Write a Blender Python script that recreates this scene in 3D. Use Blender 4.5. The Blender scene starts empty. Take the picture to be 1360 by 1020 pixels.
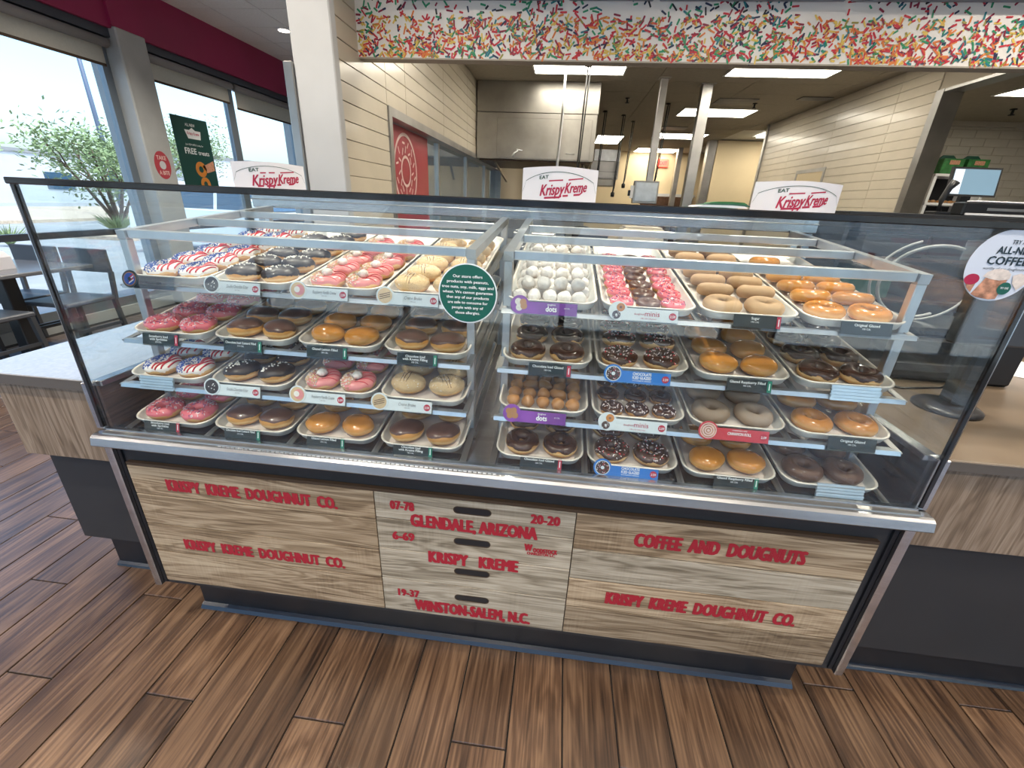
import bpy, math, random
from mathutils import Vector, Matrix
random.seed(7)
scene = bpy.context.scene
COL = scene.collection
PI = math.pi

# ------------------------------------------------------------------ camera
CAM = (1.1924, -0.9262, 1.396)
YAW, PITCH, ROLL, FPX = 0.0957, -0.3997, 0.0446, 574.0
cd = bpy.data.cameras.new('camera')
cam = bpy.data.objects.new('camera', cd)
COL.objects.link(cam)
f0 = Vector((-math.sin(YAW)*math.cos(PITCH), math.cos(YAW)*math.cos(PITCH), math.sin(PITCH)))
r0 = Vector((math.cos(YAW), math.sin(YAW), 0))
u0 = r0.cross(f0)
rr = r0*math.cos(ROLL) + u0*math.sin(ROLL)
uu = -r0*math.sin(ROLL) + u0*math.cos(ROLL)
cam.matrix_world = Matrix(((rr.x, uu.x, -f0.x, CAM[0]), (rr.y, uu.y, -f0.y, CAM[1]), (rr.z, uu.z, -f0.z, CAM[2]), (0, 0, 0, 1)))
cd.sensor_width = 36.0
cd.sensor_fit = 'HORIZONTAL'
cd.lens = FPX/1360*36.0
cd.clip_start = 0.02
cd.clip_end = 400
scene.camera = cam

# ------------------------------------------------------------------ world, sun, exposure
scene.view_settings.view_transform = 'Standard'
scene.view_settings.look = 'None'
scene.view_settings.gamma = 1
scene.view_settings.exposure = 0.7
scene.view_settings.use_curve_mapping = False
w = bpy.data.worlds.new('sky')
scene.world = w
w.use_nodes = True
nt = w.node_tree
nt.nodes.clear()
wo = nt.nodes.new('ShaderNodeOutputWorld')
bg = nt.nodes.new('ShaderNodeBackground')
sky = nt.nodes.new('ShaderNodeTexSky')
sky.sky_type = 'NISHITA'
sky.sun_disc = False
sky.sun_elevation = math.radians(64)
sky.sun_rotation = math.radians(110)
sky.air_density = 1.0
sky.dust_density = 3.0
sky.ozone_density = 1.5
bg.inputs['Strength'].default_value = 0.32
nt.links.new(sky.outputs[0], bg.inputs[0])
nt.links.new(bg.outputs[0], wo.inputs[0])

sd = bpy.data.lights.new('sun', 'SUN')
sd.energy = 2.6
sd.angle = math.radians(0.6)
sd.color = (1, .95, .88)
so = bpy.data.objects.new('sun', sd)
COL.objects.link(so)
so.rotation_euler = Vector((-0.42, 0.14, -0.92)).to_track_quat('-Z', 'Y').to_euler()
so.location = (6, -2, 12)

# ------------------------------------------------------------------ materials
MATS = {}
def new_mat(name):
    m = bpy.data.materials.new(name)
    m.use_nodes = True
    MATS[name] = m
    return m, m.node_tree, m.node_tree.nodes['Principled BSDF']

def mat(name, col, rough=.5, metal=0., spec=.5, emit=None, estr=0., noise=0., nscale=20., bump=0., bscale=60., coat=0., trans=0., stretch=None, ns_detail=4, sss=0.):
    m, t, b = new_mat(name)
    b.inputs['Base Color'].default_value = (*col, 1)
    b.inputs['Roughness'].default_value = rough
    b.inputs['Metallic'].default_value = metal
    b.inputs['Specular IOR Level'].default_value = spec
    b.inputs['Coat Weight'].default_value = coat
    b.inputs['Coat Roughness'].default_value = .08
    if sss:
        b.inputs['Subsurface Weight'].default_value = sss
        b.inputs['Subsurface Radius'].default_value = (.01, .005, .002)
        b.inputs['Subsurface Scale'].default_value = .5
    if emit:
        b.inputs['Emission Color'].default_value = (*emit, 1)
        b.inputs['Emission Strength'].default_value = estr
    if noise or bump:
        tc = t.nodes.new('ShaderNodeTexCoord')
        mp = t.nodes.new('ShaderNodeMapping')
        t.links.new(tc.outputs['Object'], mp.inputs[0])
        if stretch:
            mp.inputs['Scale'].default_value = stretch
    if noise:
        n = t.nodes.new('ShaderNodeTexNoise')
        n.inputs['Scale'].default_value = nscale
        n.inputs['Detail'].default_value = ns_detail
        t.links.new(mp.outputs[0], n.inputs['Vector'])
        r = t.nodes.new('ShaderNodeValToRGB')
        lo = tuple(max(0, c*(1-noise)) for c in col)
        hi = tuple(min(1, c*(1+noise)) for c in col)
        r.color_ramp.elements[0].color = (*lo, 1)
        r.color_ramp.elements[1].color = (*hi, 1)
        r.color_ramp.elements[0].position = .3
        r.color_ramp.elements[1].position = .7
        t.links.new(n.outputs['Fac'], r.inputs[0])
        t.links.new(r.outputs[0], b.inputs['Base Color'])
    if bump:
        n2 = t.nodes.new('ShaderNodeTexNoise')
        n2.inputs['Scale'].default_value = bscale
        n2.inputs['Detail'].default_value = 3
        t.links.new(mp.outputs[0], n2.inputs['Vector'])
        bp = t.nodes.new('ShaderNodeBump')
        bp.inputs['Strength'].default_value = bump
        bp.inputs['Distance'].default_value = .004
        t.links.new(n2.outputs['Fac'], bp.inputs['Height'])
        t.links.new(bp.outputs[0], b.inputs['Normal'])
    return m

def wood(name, cols, axis=0, rough=.5, grain=1.0, vary=.25, saw=0., spec=.4, coat=0., ring=.13):
    """wood with the grain along an axis; each plank gets its own tint and its own stretch of grain"""
    m, t, b = new_mat(name)
    L = t.links.new
    N = t.nodes.new
    tc = N('ShaderNodeTexCoord')
    oi = N('ShaderNodeObjectInfo')
    addv = N('ShaderNodeVectorMath'); addv.operation = 'MULTIPLY_ADD'
    cmb = N('ShaderNodeCombineXYZ')
    for i in range(3):
        L(oi.outputs['Random'], cmb.inputs[i])
    addv.inputs[1].default_value = (37, 53, 71)
    L(cmb.outputs[0], addv.inputs[0])
    L(tc.outputs['Object'], addv.inputs[2])
    mp = N('ShaderNodeMapping')
    s = [9*grain]*3
    s[axis] = 0.9*grain
    mp.inputs['Scale'].default_value = s
    L(addv.outputs[0], mp.inputs[0])
    n = N('ShaderNodeTexNoise')
    n.inputs['Scale'].default_value = 1.6
    n.inputs['Detail'].default_value = 3
    n.inputs['Distortion'].default_value = 1.2
    L(mp.outputs[0], n.inputs['Vector'])
    wv = N('ShaderNodeMath'); wv.operation = 'SINE'
    mul = N('ShaderNodeMath'); mul.operation = 'MULTIPLY'
    mul.inputs[1].default_value = 34
    L(n.outputs['Fac'], mul.inputs[0]); L(mul.outputs[0], wv.inputs[0])
    mp2 = N('ShaderNodeMapping')
    s2 = [150*grain]*3
    s2[axis] = 4*grain
    mp2.inputs['Scale'].default_value = s2
    L(addv.outputs[0], mp2.inputs[0])
    n2 = N('ShaderNodeTexNoise')
    n2.inputs['Scale'].default_value = 1.2
    n2.inputs['Detail'].default_value = 5
    L(mp2.outputs[0], n2.inputs['Vector'])
    n3 = N('ShaderNodeTexNoise')
    mp3 = N('ShaderNodeMapping')
    s3 = [14*grain]*3
    s3[axis] = 1.3*grain
    mp3.inputs['Scale'].default_value = s3
    L(addv.outputs[0], mp3.inputs[0]); L(mp3.outputs[0], n3.inputs['Vector'])
    n3.inputs['Scale'].default_value = 1.0
    n3.inputs['Detail'].default_value = 2
    a1 = N('ShaderNodeMath'); a1.operation = 'MULTIPLY_ADD'
    a1.inputs[1].default_value = ring
    a1.inputs[2].default_value = 0
    L(wv.outputs[0], a1.inputs[0])
    a2 = N('ShaderNodeMath'); a2.operation = 'MULTIPLY_ADD'
    a2.inputs[1].default_value = .75
    L(n2.outputs['Fac'], a2.inputs[0]); L(a1.outputs[0], a2.inputs[2])
    a3 = N('ShaderNodeMath'); a3.operation = 'MULTIPLY_ADD'
    a3.inputs[1].default_value = .55
    L(n3.outputs['Fac'], a3.inputs[0]); L(a2.outputs[0], a3.inputs[2])
    last = a3
    if saw:
        # saw marks across the grain
        mp4 = N('ShaderNodeMapping')
        s4 = [7]*3; s4[axis] = 170
        mp4.inputs['Scale'].default_value = s4
        L(addv.outputs[0], mp4.inputs[0])
        n4 = N('ShaderNodeTexNoise'); n4.inputs['Scale'].default_value = 1.0; n4.inputs['Detail'].default_value = 2
        L(mp4.outputs[0], n4.inputs['Vector'])
        n5 = N('ShaderNodeTexNoise'); n5.inputs['Scale'].default_value = 7; n5.inputs['Detail'].default_value = 2
        L(addv.outputs[0], n5.inputs['Vector'])
        rr5 = N('ShaderNodeMapRange'); rr5.inputs[1].default_value = .45; rr5.inputs[2].default_value = .65
        L(n5.outputs['Fac'], rr5.inputs[0])
        mm = N('ShaderNodeMath'); mm.operation = 'MULTIPLY'
        sh = N('ShaderNodeMath'); sh.operation = 'SUBTRACT'; sh.inputs[1].default_value = .5
        L(n4.outputs['Fac'], sh.inputs[0]); L(sh.outputs[0], mm.inputs[0]); L(rr5.outputs[0], mm.inputs[1])
        a4 = N('ShaderNodeMath'); a4.operation = 'MULTIPLY_ADD'; a4.inputs[1].default_value = saw
        L(mm.outputs[0], a4.inputs[0]); L(a3.outputs[0], a4.inputs[2])
        last = a4
    ramp = N('ShaderNodeValToRGB')
    e = ramp.color_ramp.elements
    e[0].position = .36; e[0].color = (*cols[0], 1)
    e[1].position = .92; e[1].color = (*cols[2], 1)
    k = e.new(.62); k.color = (*cols[1], 1)
    L(last.outputs[0], ramp.inputs[0])
    hs = N('ShaderNodeHueSaturation')
    mr = N('ShaderNodeMapRange')
    mr.inputs[3].default_value = 1-vary
    mr.inputs[4].default_value = 1+vary
    L(oi.outputs['Random'], mr.inputs[0]); L(mr.outputs[0], hs.inputs['Value'])
    L(ramp.outputs[0], hs.inputs['Color'])
    L(hs.outputs[0], b.inputs['Base Color'])
    b.inputs['Roughness'].default_value = rough
    b.inputs['Specular IOR Level'].default_value = spec
    b.inputs['Coat Weight'].default_value = coat
    b.inputs['Coat Roughness'].default_value = .28
    bp = N('ShaderNodeBump'); bp.inputs['Strength'].default_value = .25; bp.inputs['Distance'].default_value = .002
    L(last.outputs[0], bp.inputs['Height']); L(bp.outputs[0], b.inputs['Normal'])
    return m

def glass(name, tint=(1, 1, 1), ior=1.5, rough=0.0, refl=1.0):
    m = bpy.data.materials.new(name)
    m.use_nodes = True
    t = m.node_tree
    t.nodes.clear()
    o = t.nodes.new('ShaderNodeOutputMaterial')
    tr = t.nodes.new('ShaderNodeBsdfTransparent')
    tr.inputs[0].default_value = (*tint, 1)
    gl = t.nodes.new('ShaderNodeBsdfGlossy')
    gl.inputs['Roughness'].default_value = rough
    lw = t.nodes.new('ShaderNodeLayerWeight')
    lw.inputs[0].default_value = .5
    pw = t.nodes.new('ShaderNodeMath'); pw.operation = 'POWER'; pw.inputs[1].default_value = 5
    t.links.new(lw.outputs['Facing'], pw.inputs[0])
    fr = t.nodes.new('ShaderNodeMath'); fr.operation = 'MULTIPLY_ADD'
    f_0 = ((ior-1)/(ior+1))**2*refl
    fr.inputs[1].default_value = (1-f_0)*.8; fr.inputs[2].default_value = f_0
    t.links.new(pw.outputs[0], fr.inputs[0])
    mx = t.nodes.new('ShaderNodeMixShader')
    t.links.new(fr.outputs[0], mx.inputs[0])
    t.links.new(tr.outputs[0], mx.inputs[1])
    t.links.new(gl.outputs[0], mx.inputs[2])
    t.links.new(mx.outputs[0], o.inputs[0])
    MATS[name] = m
    return m

def banded(name, stops, rough=.45, zlo=0., zhi=.04, coat=0., bump=.15, noise=.2, bscale=120, spec=.4):
    """fried dough: colour by height on the doughnut itself (browned faces, pale waist)"""
    m, t, b = new_mat(name)
    L = t.links.new; N = t.nodes.new
    tc = N('ShaderNodeTexCoord'); sx = N('ShaderNodeSeparateXYZ')
    L(tc.outputs['Object'], sx.inputs[0])
    n = N('ShaderNodeTexNoise'); n.inputs['Scale'].default_value = 45; n.inputs['Detail'].default_value = 4
    oi = N('ShaderNodeObjectInfo')
    va = N('ShaderNodeVectorMath'); va.operation = 'ADD'
    L(tc.outputs['Object'], va.inputs[0]); L(oi.outputs['Random'], va.inputs[1]); L(va.outputs[0], n.inputs['Vector'])
    mr = N('ShaderNodeMapRange'); mr.inputs[1].default_value = zlo; mr.inputs[2].default_value = zhi
    L(sx.outputs['Z'], mr.inputs[0])
    ad = N('ShaderNodeMath'); ad.operation = 'MULTIPLY_ADD'; ad.inputs[1].default_value = noise
    sb = N('ShaderNodeMath'); sb.operation = 'SUBTRACT'; sb.inputs[1].default_value = .5
    L(n.outputs['Fac'], sb.inputs[0]); L(sb.outputs[0], ad.inputs[0]); L(mr.outputs[0], ad.inputs[2])
    r = N('ShaderNodeValToRGB')
    e = r.color_ramp.elements
    e[0].position = stops[0][0]; e[0].color = (*stops[0][1], 1)
    e[1].position = stops[-1][0]; e[1].color = (*stops[-1][1], 1)
    for p, c in stops[1:-1]:
        k = e.new(p); k.color = (*c, 1)
    L(ad.outputs[0], r.inputs[0])
    hs = N('ShaderNodeHueSaturation')
    m2 = N('ShaderNodeMapRange'); m2.inputs[3].default_value = .85; m2.inputs[4].default_value = 1.12
    L(oi.outputs['Random'], m2.inputs[0]); L(m2.outputs[0], hs.inputs['Value'])
    L(r.outputs[0], hs.inputs['Color']); L(hs.outputs[0], b.inputs['Base Color'])
    b.inputs['Roughness'].default_value = rough
    b.inputs['Specular IOR Level'].default_value = spec
    b.inputs['Coat Weight'].default_value = coat; b.inputs['Coat Roughness'].default_value = .12
    n2 = N('ShaderNodeTexNoise'); n2.inputs['Scale'].default_value = bscale
    L(tc.outputs['Object'], n2.inputs['Vector'])
    bp = N('ShaderNodeBump'); bp.inputs['Strength'].default_value = bump; bp.inputs['Distance'].default_value = .003
    L(n2.outputs['Fac'], bp.inputs['Height']); L(bp.outputs[0], b.inputs['Normal'])
    return m

wood('floor_wood', ((.012, .006, .004), (.088, .047, .026), (.215, .128, .073)), axis=1, rough=.34, grain=.8, vary=.24, spec=.5, coat=.75, ring=.075)
wood('board_wood', ((.10, .064, .036), (.25, .178, .110), (.42, .325, .220)), axis=0, rough=.6, grain=1.3, vary=.24, saw=.30)
wood('board_wood_pale', ((.15, .12, .083), (.31, .262, .195), (.46, .40, .315)), axis=0, rough=.6, grain=1.3, vary=.06, saw=.2)
wood('counter_wood', ((.11, .075, .05), (.21, .15, .105), (.31, .235, .175)), axis=2, rough=.55, grain=1.2, vary=.08)
wood('dark_wood', ((.03, .014, .008), (.07, .035, .02), (.11, .06, .035)), axis=1, rough=.4, grain=1, vary=.1)
mat('grout', (.012, .010, .009), .9)
mat('black_laminate', (.024, .025, .028), .45, noise=.1, nscale=3)
mat('black_rubber', (.008, .010, .014), .35)
mat('cove_rubber', (.015, .022, .036), .25)
mat('black_plastic', (.012, .012, .014), .35)
mat('black_gloss', (.010, .010, .011), .15, coat=.3)
mat('red_paint', (.33, .010, .024), .6)
mat('brown_edge', (.055, .033, .018), .6)
mat('steel', (.55, .55, .56), .26, metal=1, noise=.12, nscale=6, stretch=(1, 6, 6), bump=.05, bscale=30)
mat('steel_dull', (.42, .41, .40), .38, metal=1, noise=.2, nscale=3)
mat('steel_hood', (.33, .315, .29), .33, metal=1, noise=.18, nscale=3)
mat('aluminium', (.62, .64, .66), .35, metal=1, noise=.1, nscale=12)
mat('tray_metal', (.74, .76, .76), .40, metal=.45, noise=.10, nscale=18)
mat('tray_rim_warm_light', (.82, .76, .68), .4, metal=.25, noise=.08, nscale=20)  # tray metal with the yellow light put into its cream colour
mat('paper_liner', (.76, .70, .67), .7, noise=.07, nscale=9)
mat('white_paper', (.78, .76, .80), .6)
mat('white_plastic', (.75, .75, .76), .35)
mat('white_wall', (.50, .50, .50), .6, noise=.04, nscale=4)
mat('grey_pillar', (.40, .42, .42), .6, noise=.06, nscale=5)
mat('magenta_wall', (.30, .018, .085), .55, noise=.08, nscale=2)
mat('tile_cream', (.60, .53, .42), .28, noise=.04, nscale=5, coat=.15)
mat('tile_white', (.60, .56, .49), .3, noise=.05, nscale=5)
mat('tile_grout', (.47, .41, .32), .8)
mat('tan_wall', (.62, .50, .31), .6, noise=.06, nscale=1.5)
mat('ceiling_tile', (.72, .70, .67), .85, noise=.05, nscale=40)
mat('kitchen_tile', (.44, .39, .31), .8, noise=.06, nscale=20)
mat('ceiling_grid', (.62, .62, .60), .5)
mat('lamp_white', (1, 1, 1), .5, emit=(1, .93, .78), estr=9.5)
mat('lamp_bulb', (1, 1, 1), .5, emit=(1, .90, .75), estr=8)
mat('soffit_white', (.86, .82, .78), .5)
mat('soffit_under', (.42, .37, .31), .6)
mat('screen_grey', (.22, .25, .32), .35)
mat('dark_frame', (.045, .055, .075), .4)
mat('frame_alu', (.22, .26, .30), .4, metal=.6)
mat('shade_cloth', (.52, .50, .45), .8, noise=.06, nscale=60)
_m = MATS['shade_cloth']; _t = _m.node_tree; _o = _t.nodes['Material Output']; _b = _t.nodes['Principled BSDF']
_tr = _t.nodes.new('ShaderNodeBsdfTranslucent'); _tr.inputs[0].default_value = (.62, .58, .50, 1)
_mx = _t.nodes.new('ShaderNodeMixShader'); _mx.inputs[0].default_value = .35
_t.links.new(_b.outputs[0], _mx.inputs[1]); _t.links.new(_tr.outputs[0], _mx.inputs[2]); _t.links.new(_mx.outputs[0], _o.inputs[0])
mat('shade_grey', (.25, .25, .26), .7)
mat('charcoal', (.05, .055, .065), .5)
mat('table_top', (.16, .17, .19), .22, noise=.06, nscale=6)
mat('chair_grey', (.09, .10, .12), .45)
mat('counter_stone', (.30, .31, .34), .16, noise=.10, nscale=90, coat=.3)
mat('counter_top_wood', (.13, .095, .064), .35, noise=.15, nscale=3)
mat('edge_band', (.10, .085, .075), .5)
mat('sticker_green', (.004, .105, .075), .45)
mat('sticker_white', (.82, .86, .88), .45)
mat('poster_green', (.005, .050, .042), .45)
mat('poster_grey', (.66, .70, .72), .5)
mat('coffee_white', (.66, .71, .82), .45)
mat('coffee_tan', (.50, .24, .15), .6, noise=.5, nscale=90)
mat('coffee_cream', (.76, .66, .60), .6, noise=.15, nscale=120)
mat('ink', (.010, .030, .045), .5)
mat('tag_black', (.014, .022, .024), .35)
mat('tag_red', (.45, .02, .05), .4)
mat('tag_green', (.01, .20, .12), .4)
mat('tag_white', (.66, .72, .74), .35)
mat('tag_purple', (.20, .05, .33), .35, noise=.35, nscale=9)
mat('tag_blue', (.02, .17, .55), .35)
mat('tag_crimson', (.55, .05, .07), .35)
mat('text_white', (.85, .88, .88), .5)
mat('text_grey', (.18, .19, .20), .5)
mat('logo_red', (.42, .012, .06), .5)
mat('sign_crimson', (.40, .05, .07), .35)
mat('sign_pink', (.72, .55, .52), .5)
mat('exit_red', (.9, .12, .08), .5, emit=(1, .1, .06), estr=.8)
mat('green_box', (.03, .16, .04), .5, noise=.4, nscale=20)
mat('green_dark', (.01, .07, .045), .5)
mat('cable_grey', (.33, .33, .33), .5)
mat('monitor_screen', (.06, .10, .14), .15, emit=(.22, .34, .42), estr=.55)
mat('monitor_bar', (.5, .55, .6), .3, emit=(.55, .62, .68), estr=.7)
# outdoors
mat('asphalt', (.30, .31, .33), .9, noise=.12, nscale=2)
mat('concrete', (.62, .60, .56), .85, noise=.08, nscale=3)
mat('gravel', (.50, .40, .31), .95, noise=.2, nscale=12)
mat('far_wall', (.50, .52, .55), .85)
mat('car_white', (.82, .84, .86), .22, coat=.6)
mat('car_silver', (.55, .60, .66), .25, metal=.5, coat=.6)
mat('car_glass', (.02, .07, .13), .06, coat=.5)
mat('tyre', (.012, .012, .012), .8)
mat('lens_red', (.4, .02, .02), .2)
mat('bark', (.12, .08, .06), .9, noise=.3, nscale=30)
mat('leaf', (.20, .27, .12), .7, noise=.4, nscale=30)
mat('leaf_dark', (.09, .16, .07), .7, noise=.4, nscale=30)
mat('pole_paint', (.10, .13, .20), .5)
# doughnuts
banded('dough_ring', [(0, (.36, .15, .035)), (.32, (.50, .25, .07)), (.5, (.72, .47, .22)), (.68, (.52, .24, .06)), (1, (.42, .17, .035))], rough=.4, zhi=.036, coat=.15)
banded('dough_glazed', [(0, (.36, .14, .025)), (.35, (.56, .25, .055)), (.52, (.68, .37, .13)), (.7, (.56, .23, .045)), (1, (.50, .19, .032))], rough=.22, zhi=.036, coat=.7, bump=.08)
banded('dough_bun', [(0, (.34, .14, .03)), (.28, (.50, .24, .06)), (.42, (.74, .50, .24)), (.56, (.55, .27, .07)), (1, (.50, .21, .045))], rough=.4, zhi=.044, coat=.15)
banded('dough_bun_glazed', [(0, (.36, .14, .025)), (.35, (.56, .25, .055)), (.5, (.66, .36, .12)), (.65, (.57, .24, .045)), (1, (.52, .20, .03))], rough=.2, zhi=.044, coat=.8, bump=.06)
banded('dough_sugar', [(0, (.46, .25, .11)), (.4, (.62, .40, .22)), (1, (.62, .42, .26))], rough=.85, zhi=.036, bump=.9, bscale=900, noise=.5)
banded('dough_cinnamon', [(0, (.28, .17, .10)), (.4, (.40, .28, .19)), (1, (.44, .35, .28))], rough=.85, zhi=.036, bump=.9, bscale=900, noise=.5)
banded('dough_cocoa', [(0, (.075, .034, .02)), (.5, (.11, .052, .03)), (1, (.14, .075, .05))], rough=.5, zhi=.036, bump=.5, bscale=180, coat=.25)
banded('dough_powder', [(0, (.52, .42, .32)), (.5, (.70, .65, .60)), (1, (.76, .73, .70))], rough=.95, zhi=.032, bump=.8, bscale=160, noise=.9)
banded('dough_hole', [(0, (.30, .13, .04)), (.5, (.44, .21, .075)), (1, (.46, .22, .08))], rough=.3, zhi=.032, coat=.4, bump=.2)
banded('crumb_tan', [(0, (.55, .36, .17)), (.5, (.66, .46, .25)), (1, (.72, .54, .33))], rough=.85, zhi=.046, bump=1., bscale=420, noise=.7)
mat('choc_icing', (.052, .020, .012), .24, coat=.5, bump=.10, bscale=60)
mat('choc_brown', (.105, .050, .038), .3, coat=.4, bump=.10, bscale=60)
mat('choc_dark', (.020, .011, .010), .42, coat=.12, bump=.3, bscale=70)
mat('pink_icing', (.72, .16, .20), .35, coat=.3, bump=.1, bscale=70)
mat('pink_pale', (.70, .24, .24), .3, coat=.4, bump=.1, bscale=70)
mat('white_icing', (.80, .74, .70), .35, coat=.3)
mat('cream', (.84, .80, .74), .6, bump=.3, bscale=150)
mat('crumb', (.62, .45, .26), .9)
mat('sprinkle_white', (.80, .72, .72), .5)
mat('sprinkle_violet', (.20, .08, .25), .5)
mat('sprinkle_red', (.62, .03, .05), .5)
mat('drizzle_red', (.55, .02, .035), .35)
mat('drizzle_choc', (.10, .04, .022), .4)
mat('sprinkle_blue', (.015, .07, .34), .5)
mat('pearl', (.82, .78, .72), .4)
glass('case_glass', (.965, .985, .98), 1.52, refl=1.35)
glass('window_glass', (.90, .97, .99), 1.45)
glass('acrylic', (.93, .95, .96), 1.45)
for nm, c in (('sp_red', (.60, .03, .05)), ('sp_orange', (.75, .22, .05)), ('sp_yellow', (.78, .55, .12)), ('sp_green', (.03, .30, .14)), ('sp_teal', (.02, .20, .24)), ('sp_navy', (.02, .035, .09)), ('sp_black', (.02, .02, .025)), ('sp_maroon', (.28, .015, .05)), ('sp_olive', (.35, .30, .06))):
    mat(nm, c, .5)

# ------------------------------------------------------------------ mesh helpers
class MB:
    def __init__(s):
        s.v = []; s.f = []; s.m = []; s.sm = []
    def add(s, vs, fs, mi=0, smooth=False):
        b = len(s.v)
        s.v += [tuple(p) for p in vs]
        for f in fs:
            s.f.append(tuple(b+i for i in f)); s.m.append(mi); s.sm.append(smooth)
        return s
    def box(s, x0, x1, y0, y1, z0, z1, mi=0):
        return s.add([(x0, y0, z0), (x1, y0, z0), (x1, y1, z0), (x0, y1, z0), (x0, y0, z1), (x1, y0, z1), (x1, y1, z1), (x0, y1, z1)],
                     [(3, 2, 1, 0), (4, 5, 6, 7), (0, 1, 5, 4), (1, 2, 6, 5), (2, 3, 7, 6), (3, 0, 4, 7)], mi)
    def bevbox(s, x0, x1, y0, y1, z0, z1, b=.003, mi=0):
        xs, ys, zs = (x0, x1), (y0, y1), (z0, z1)
        sx = (x0+b, x1-b); sy = (y0+b, y1-b); sz = (z0+b, z1-b)
        vs = []; idx = {}
        for i in (0, 1):
            for j in (0, 1):
                for k in (0, 1):
                    idx[(i, j, k, 0)] = len(vs); vs.append((xs[i], sy[j], sz[k]))
                    idx[(i, j, k, 1)] = len(vs); vs.append((sx[i], ys[j], sz[k]))
                    idx[(i, j, k, 2)] = len(vs); vs.append((sx[i], sy[j], zs[k]))
        fs = []
        I = idx
        for i in (0, 1):
            q = [I[(i, 0, 0, 0)], I[(i, 1, 0, 0)], I[(i, 1, 1, 0)], I[(i, 0, 1, 0)]]
            fs.append(q if i else q[::-1])
            q = [I[(0, i, 0, 1)], I[(1, i, 0, 1)], I[(1, i, 1, 1)], I[(0, i, 1, 1)]]
            fs.append(q[::-1] if i else q)
            q = [I[(0, 0, i, 2)], I[(1, 0, i, 2)], I[(1, 1, i, 2)], I[(0, 1, i, 2)]]
            fs.append(q if i else q[::-1])
        def flip(q, flag): return q if flag else q[::-1]
        for i in (0, 1):
            for j in (0, 1):
                q = [I[(i, j, 0, 0)], I[(i, j, 0, 1)], I[(i, j, 1, 1)], I[(i, j, 1, 0)]]
                fs.append(flip(q, i == j))
                q = [I[(i, 0, j, 0)], I[(i, 1, j, 0)], I[(i, 1, j, 2)], I[(i, 0, j, 2)]]
                fs.append(flip(q, i == j))
                q = [I[(0, i, j, 1)], I[(1, i, j, 1)], I[(1, i, j, 2)], I[(0, i, j, 2)]]
                fs.append(flip(q, i != j))
        for i in (0, 1):
            for j in (0, 1):
                for k in (0, 1):
                    q = [I[(i, j, k, 0)], I[(i, j, k, 1)], I[(i, j, k, 2)]]
                    fs.append(flip(q, (i+j+k) % 2 == 1))
        return s.add(vs, fs, mi)
    def prism(s, poly, fn, d0, d1, mi=0, smooth=False):
        """poly: 2-D outline; fn(a, b, d) -> point; caps at d0 and d1"""
        n = len(poly)
        vs = [fn(a, b, d0) for a, b in poly]+[fn(a, b, d1) for a, b in poly]
        fs = [tuple(range(n))[::-1], tuple(range(n, 2*n))]
        fs += [(i, (i+1) % n, n+(i+1) % n, n+i) for i in range(n)]
        return s.add(vs, fs, mi, smooth)
    def tube(s, path, r, n=8, mi=0, caps=True):
        P = [Vector(p) for p in path]
        rs = r if isinstance(r, (list, tuple)) else [r]*len(P)
        vs = []; fs = []
        up = Vector((0, 0, 1))
        for i, p in enumerate(P):
            d = (P[min(i+1, len(P)-1)]-P[max(i-1, 0)]).normalized()
            a = d.cross(up)
            if a.length < 1e-3: a = d.cross(Vector((0, 1, 0)))
            a.normalize(); b = d.cross(a).normalized()
            for k in range(n):
                t = 2*PI*k/n
                vs.append(p+(a*math.cos(t)+b*math.sin(t))*rs[i])
        for i in range(len(P)-1):
            for k in range(n):
                fs.append((i*n+k, i*n+(k+1) % n, (i+1)*n+(k+1) % n, (i+1)*n+k))
        if caps:
            fs.append(tuple(range(n))[::-1]); fs.append(tuple(range((len(P)-1)*n, len(P)*n)))
        return s.add(vs, fs, mi, True)
    def bar(s, p, q, wd, ht, mi=0):
        """box-section bar from p to q"""
        p, q = Vector(p), Vector(q); d = (q-p).normalized()
        up = Vector((0, 0, 1)) if abs(d.z) < .9 else Vector((0, 1, 0))
        a = d.cross(up).normalized()*wd/2; b = d.cross(a).normalized()*ht/2
        vs = [p-a-b, p+a-b, p+a+b, p-a+b, q-a-b, q+a-b, q+a+b, q-a+b]
        return s.add(vs, [(3, 2, 1, 0), (4, 5, 6, 7), (0, 1, 5, 4), (1, 2, 6, 5), (2, 3, 7, 6), (3, 0, 4, 7)], mi)
    def lathe(s, prof, n=24, mi=0, c=(0, 0, 0)):
        vs = []; fs = []
        for r, z in prof:
            for k in range(n):
                t = 2*PI*k/n
                vs.append((c[0]+r*math.cos(t), c[1]+r*math.sin(t), c[2]+z))
        for i in range(len(prof)-1):
            for k in range(n):
                fs.append((i*n+k, i*n+(k+1) % n, (i+1)*n+(k+1) % n, (i+1)*n+k))
        fs.append(tuple(range(n))[::-1]); fs.append(tuple(range((len(prof)-1)*n, len(prof)*n)))
        return s.add(vs, fs, mi, True)
    def grid(s, fn, nu, nv, cu=False, cv=False, mi=0, flip=False):
        vs = [fn(i/(nu if cu else nu-1), j/(nv if cv else nv-1)) for i in range(nu) for j in range(nv)]
        fs = []
        for i in range(nu if cu else nu-1):
            for j in range(nv if cv else nv-1):
                q = (i*nv+j, ((i+1) % nu)*nv+j, ((i+1) % nu)*nv+(j+1) % nv, i*nv+(j+1) % nv)
                fs.append(q[::-1] if flip else q)
        return s.add(vs, fs, mi, True)
    def mesh(s, name, mats):
        me = bpy.data.meshes.new(name)
        me.from_pydata(s.v, [], s.f)
        if not isinstance(mats, (list, tuple)): mats = [mats]
        for m in mats: me.materials.append(MATS[m] if isinstance(m, str) else m)
        me.polygons.foreach_set('material_index', s.m)
        me.polygons.foreach_set('use_smooth', s.sm)
        me.update()
        return me
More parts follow.
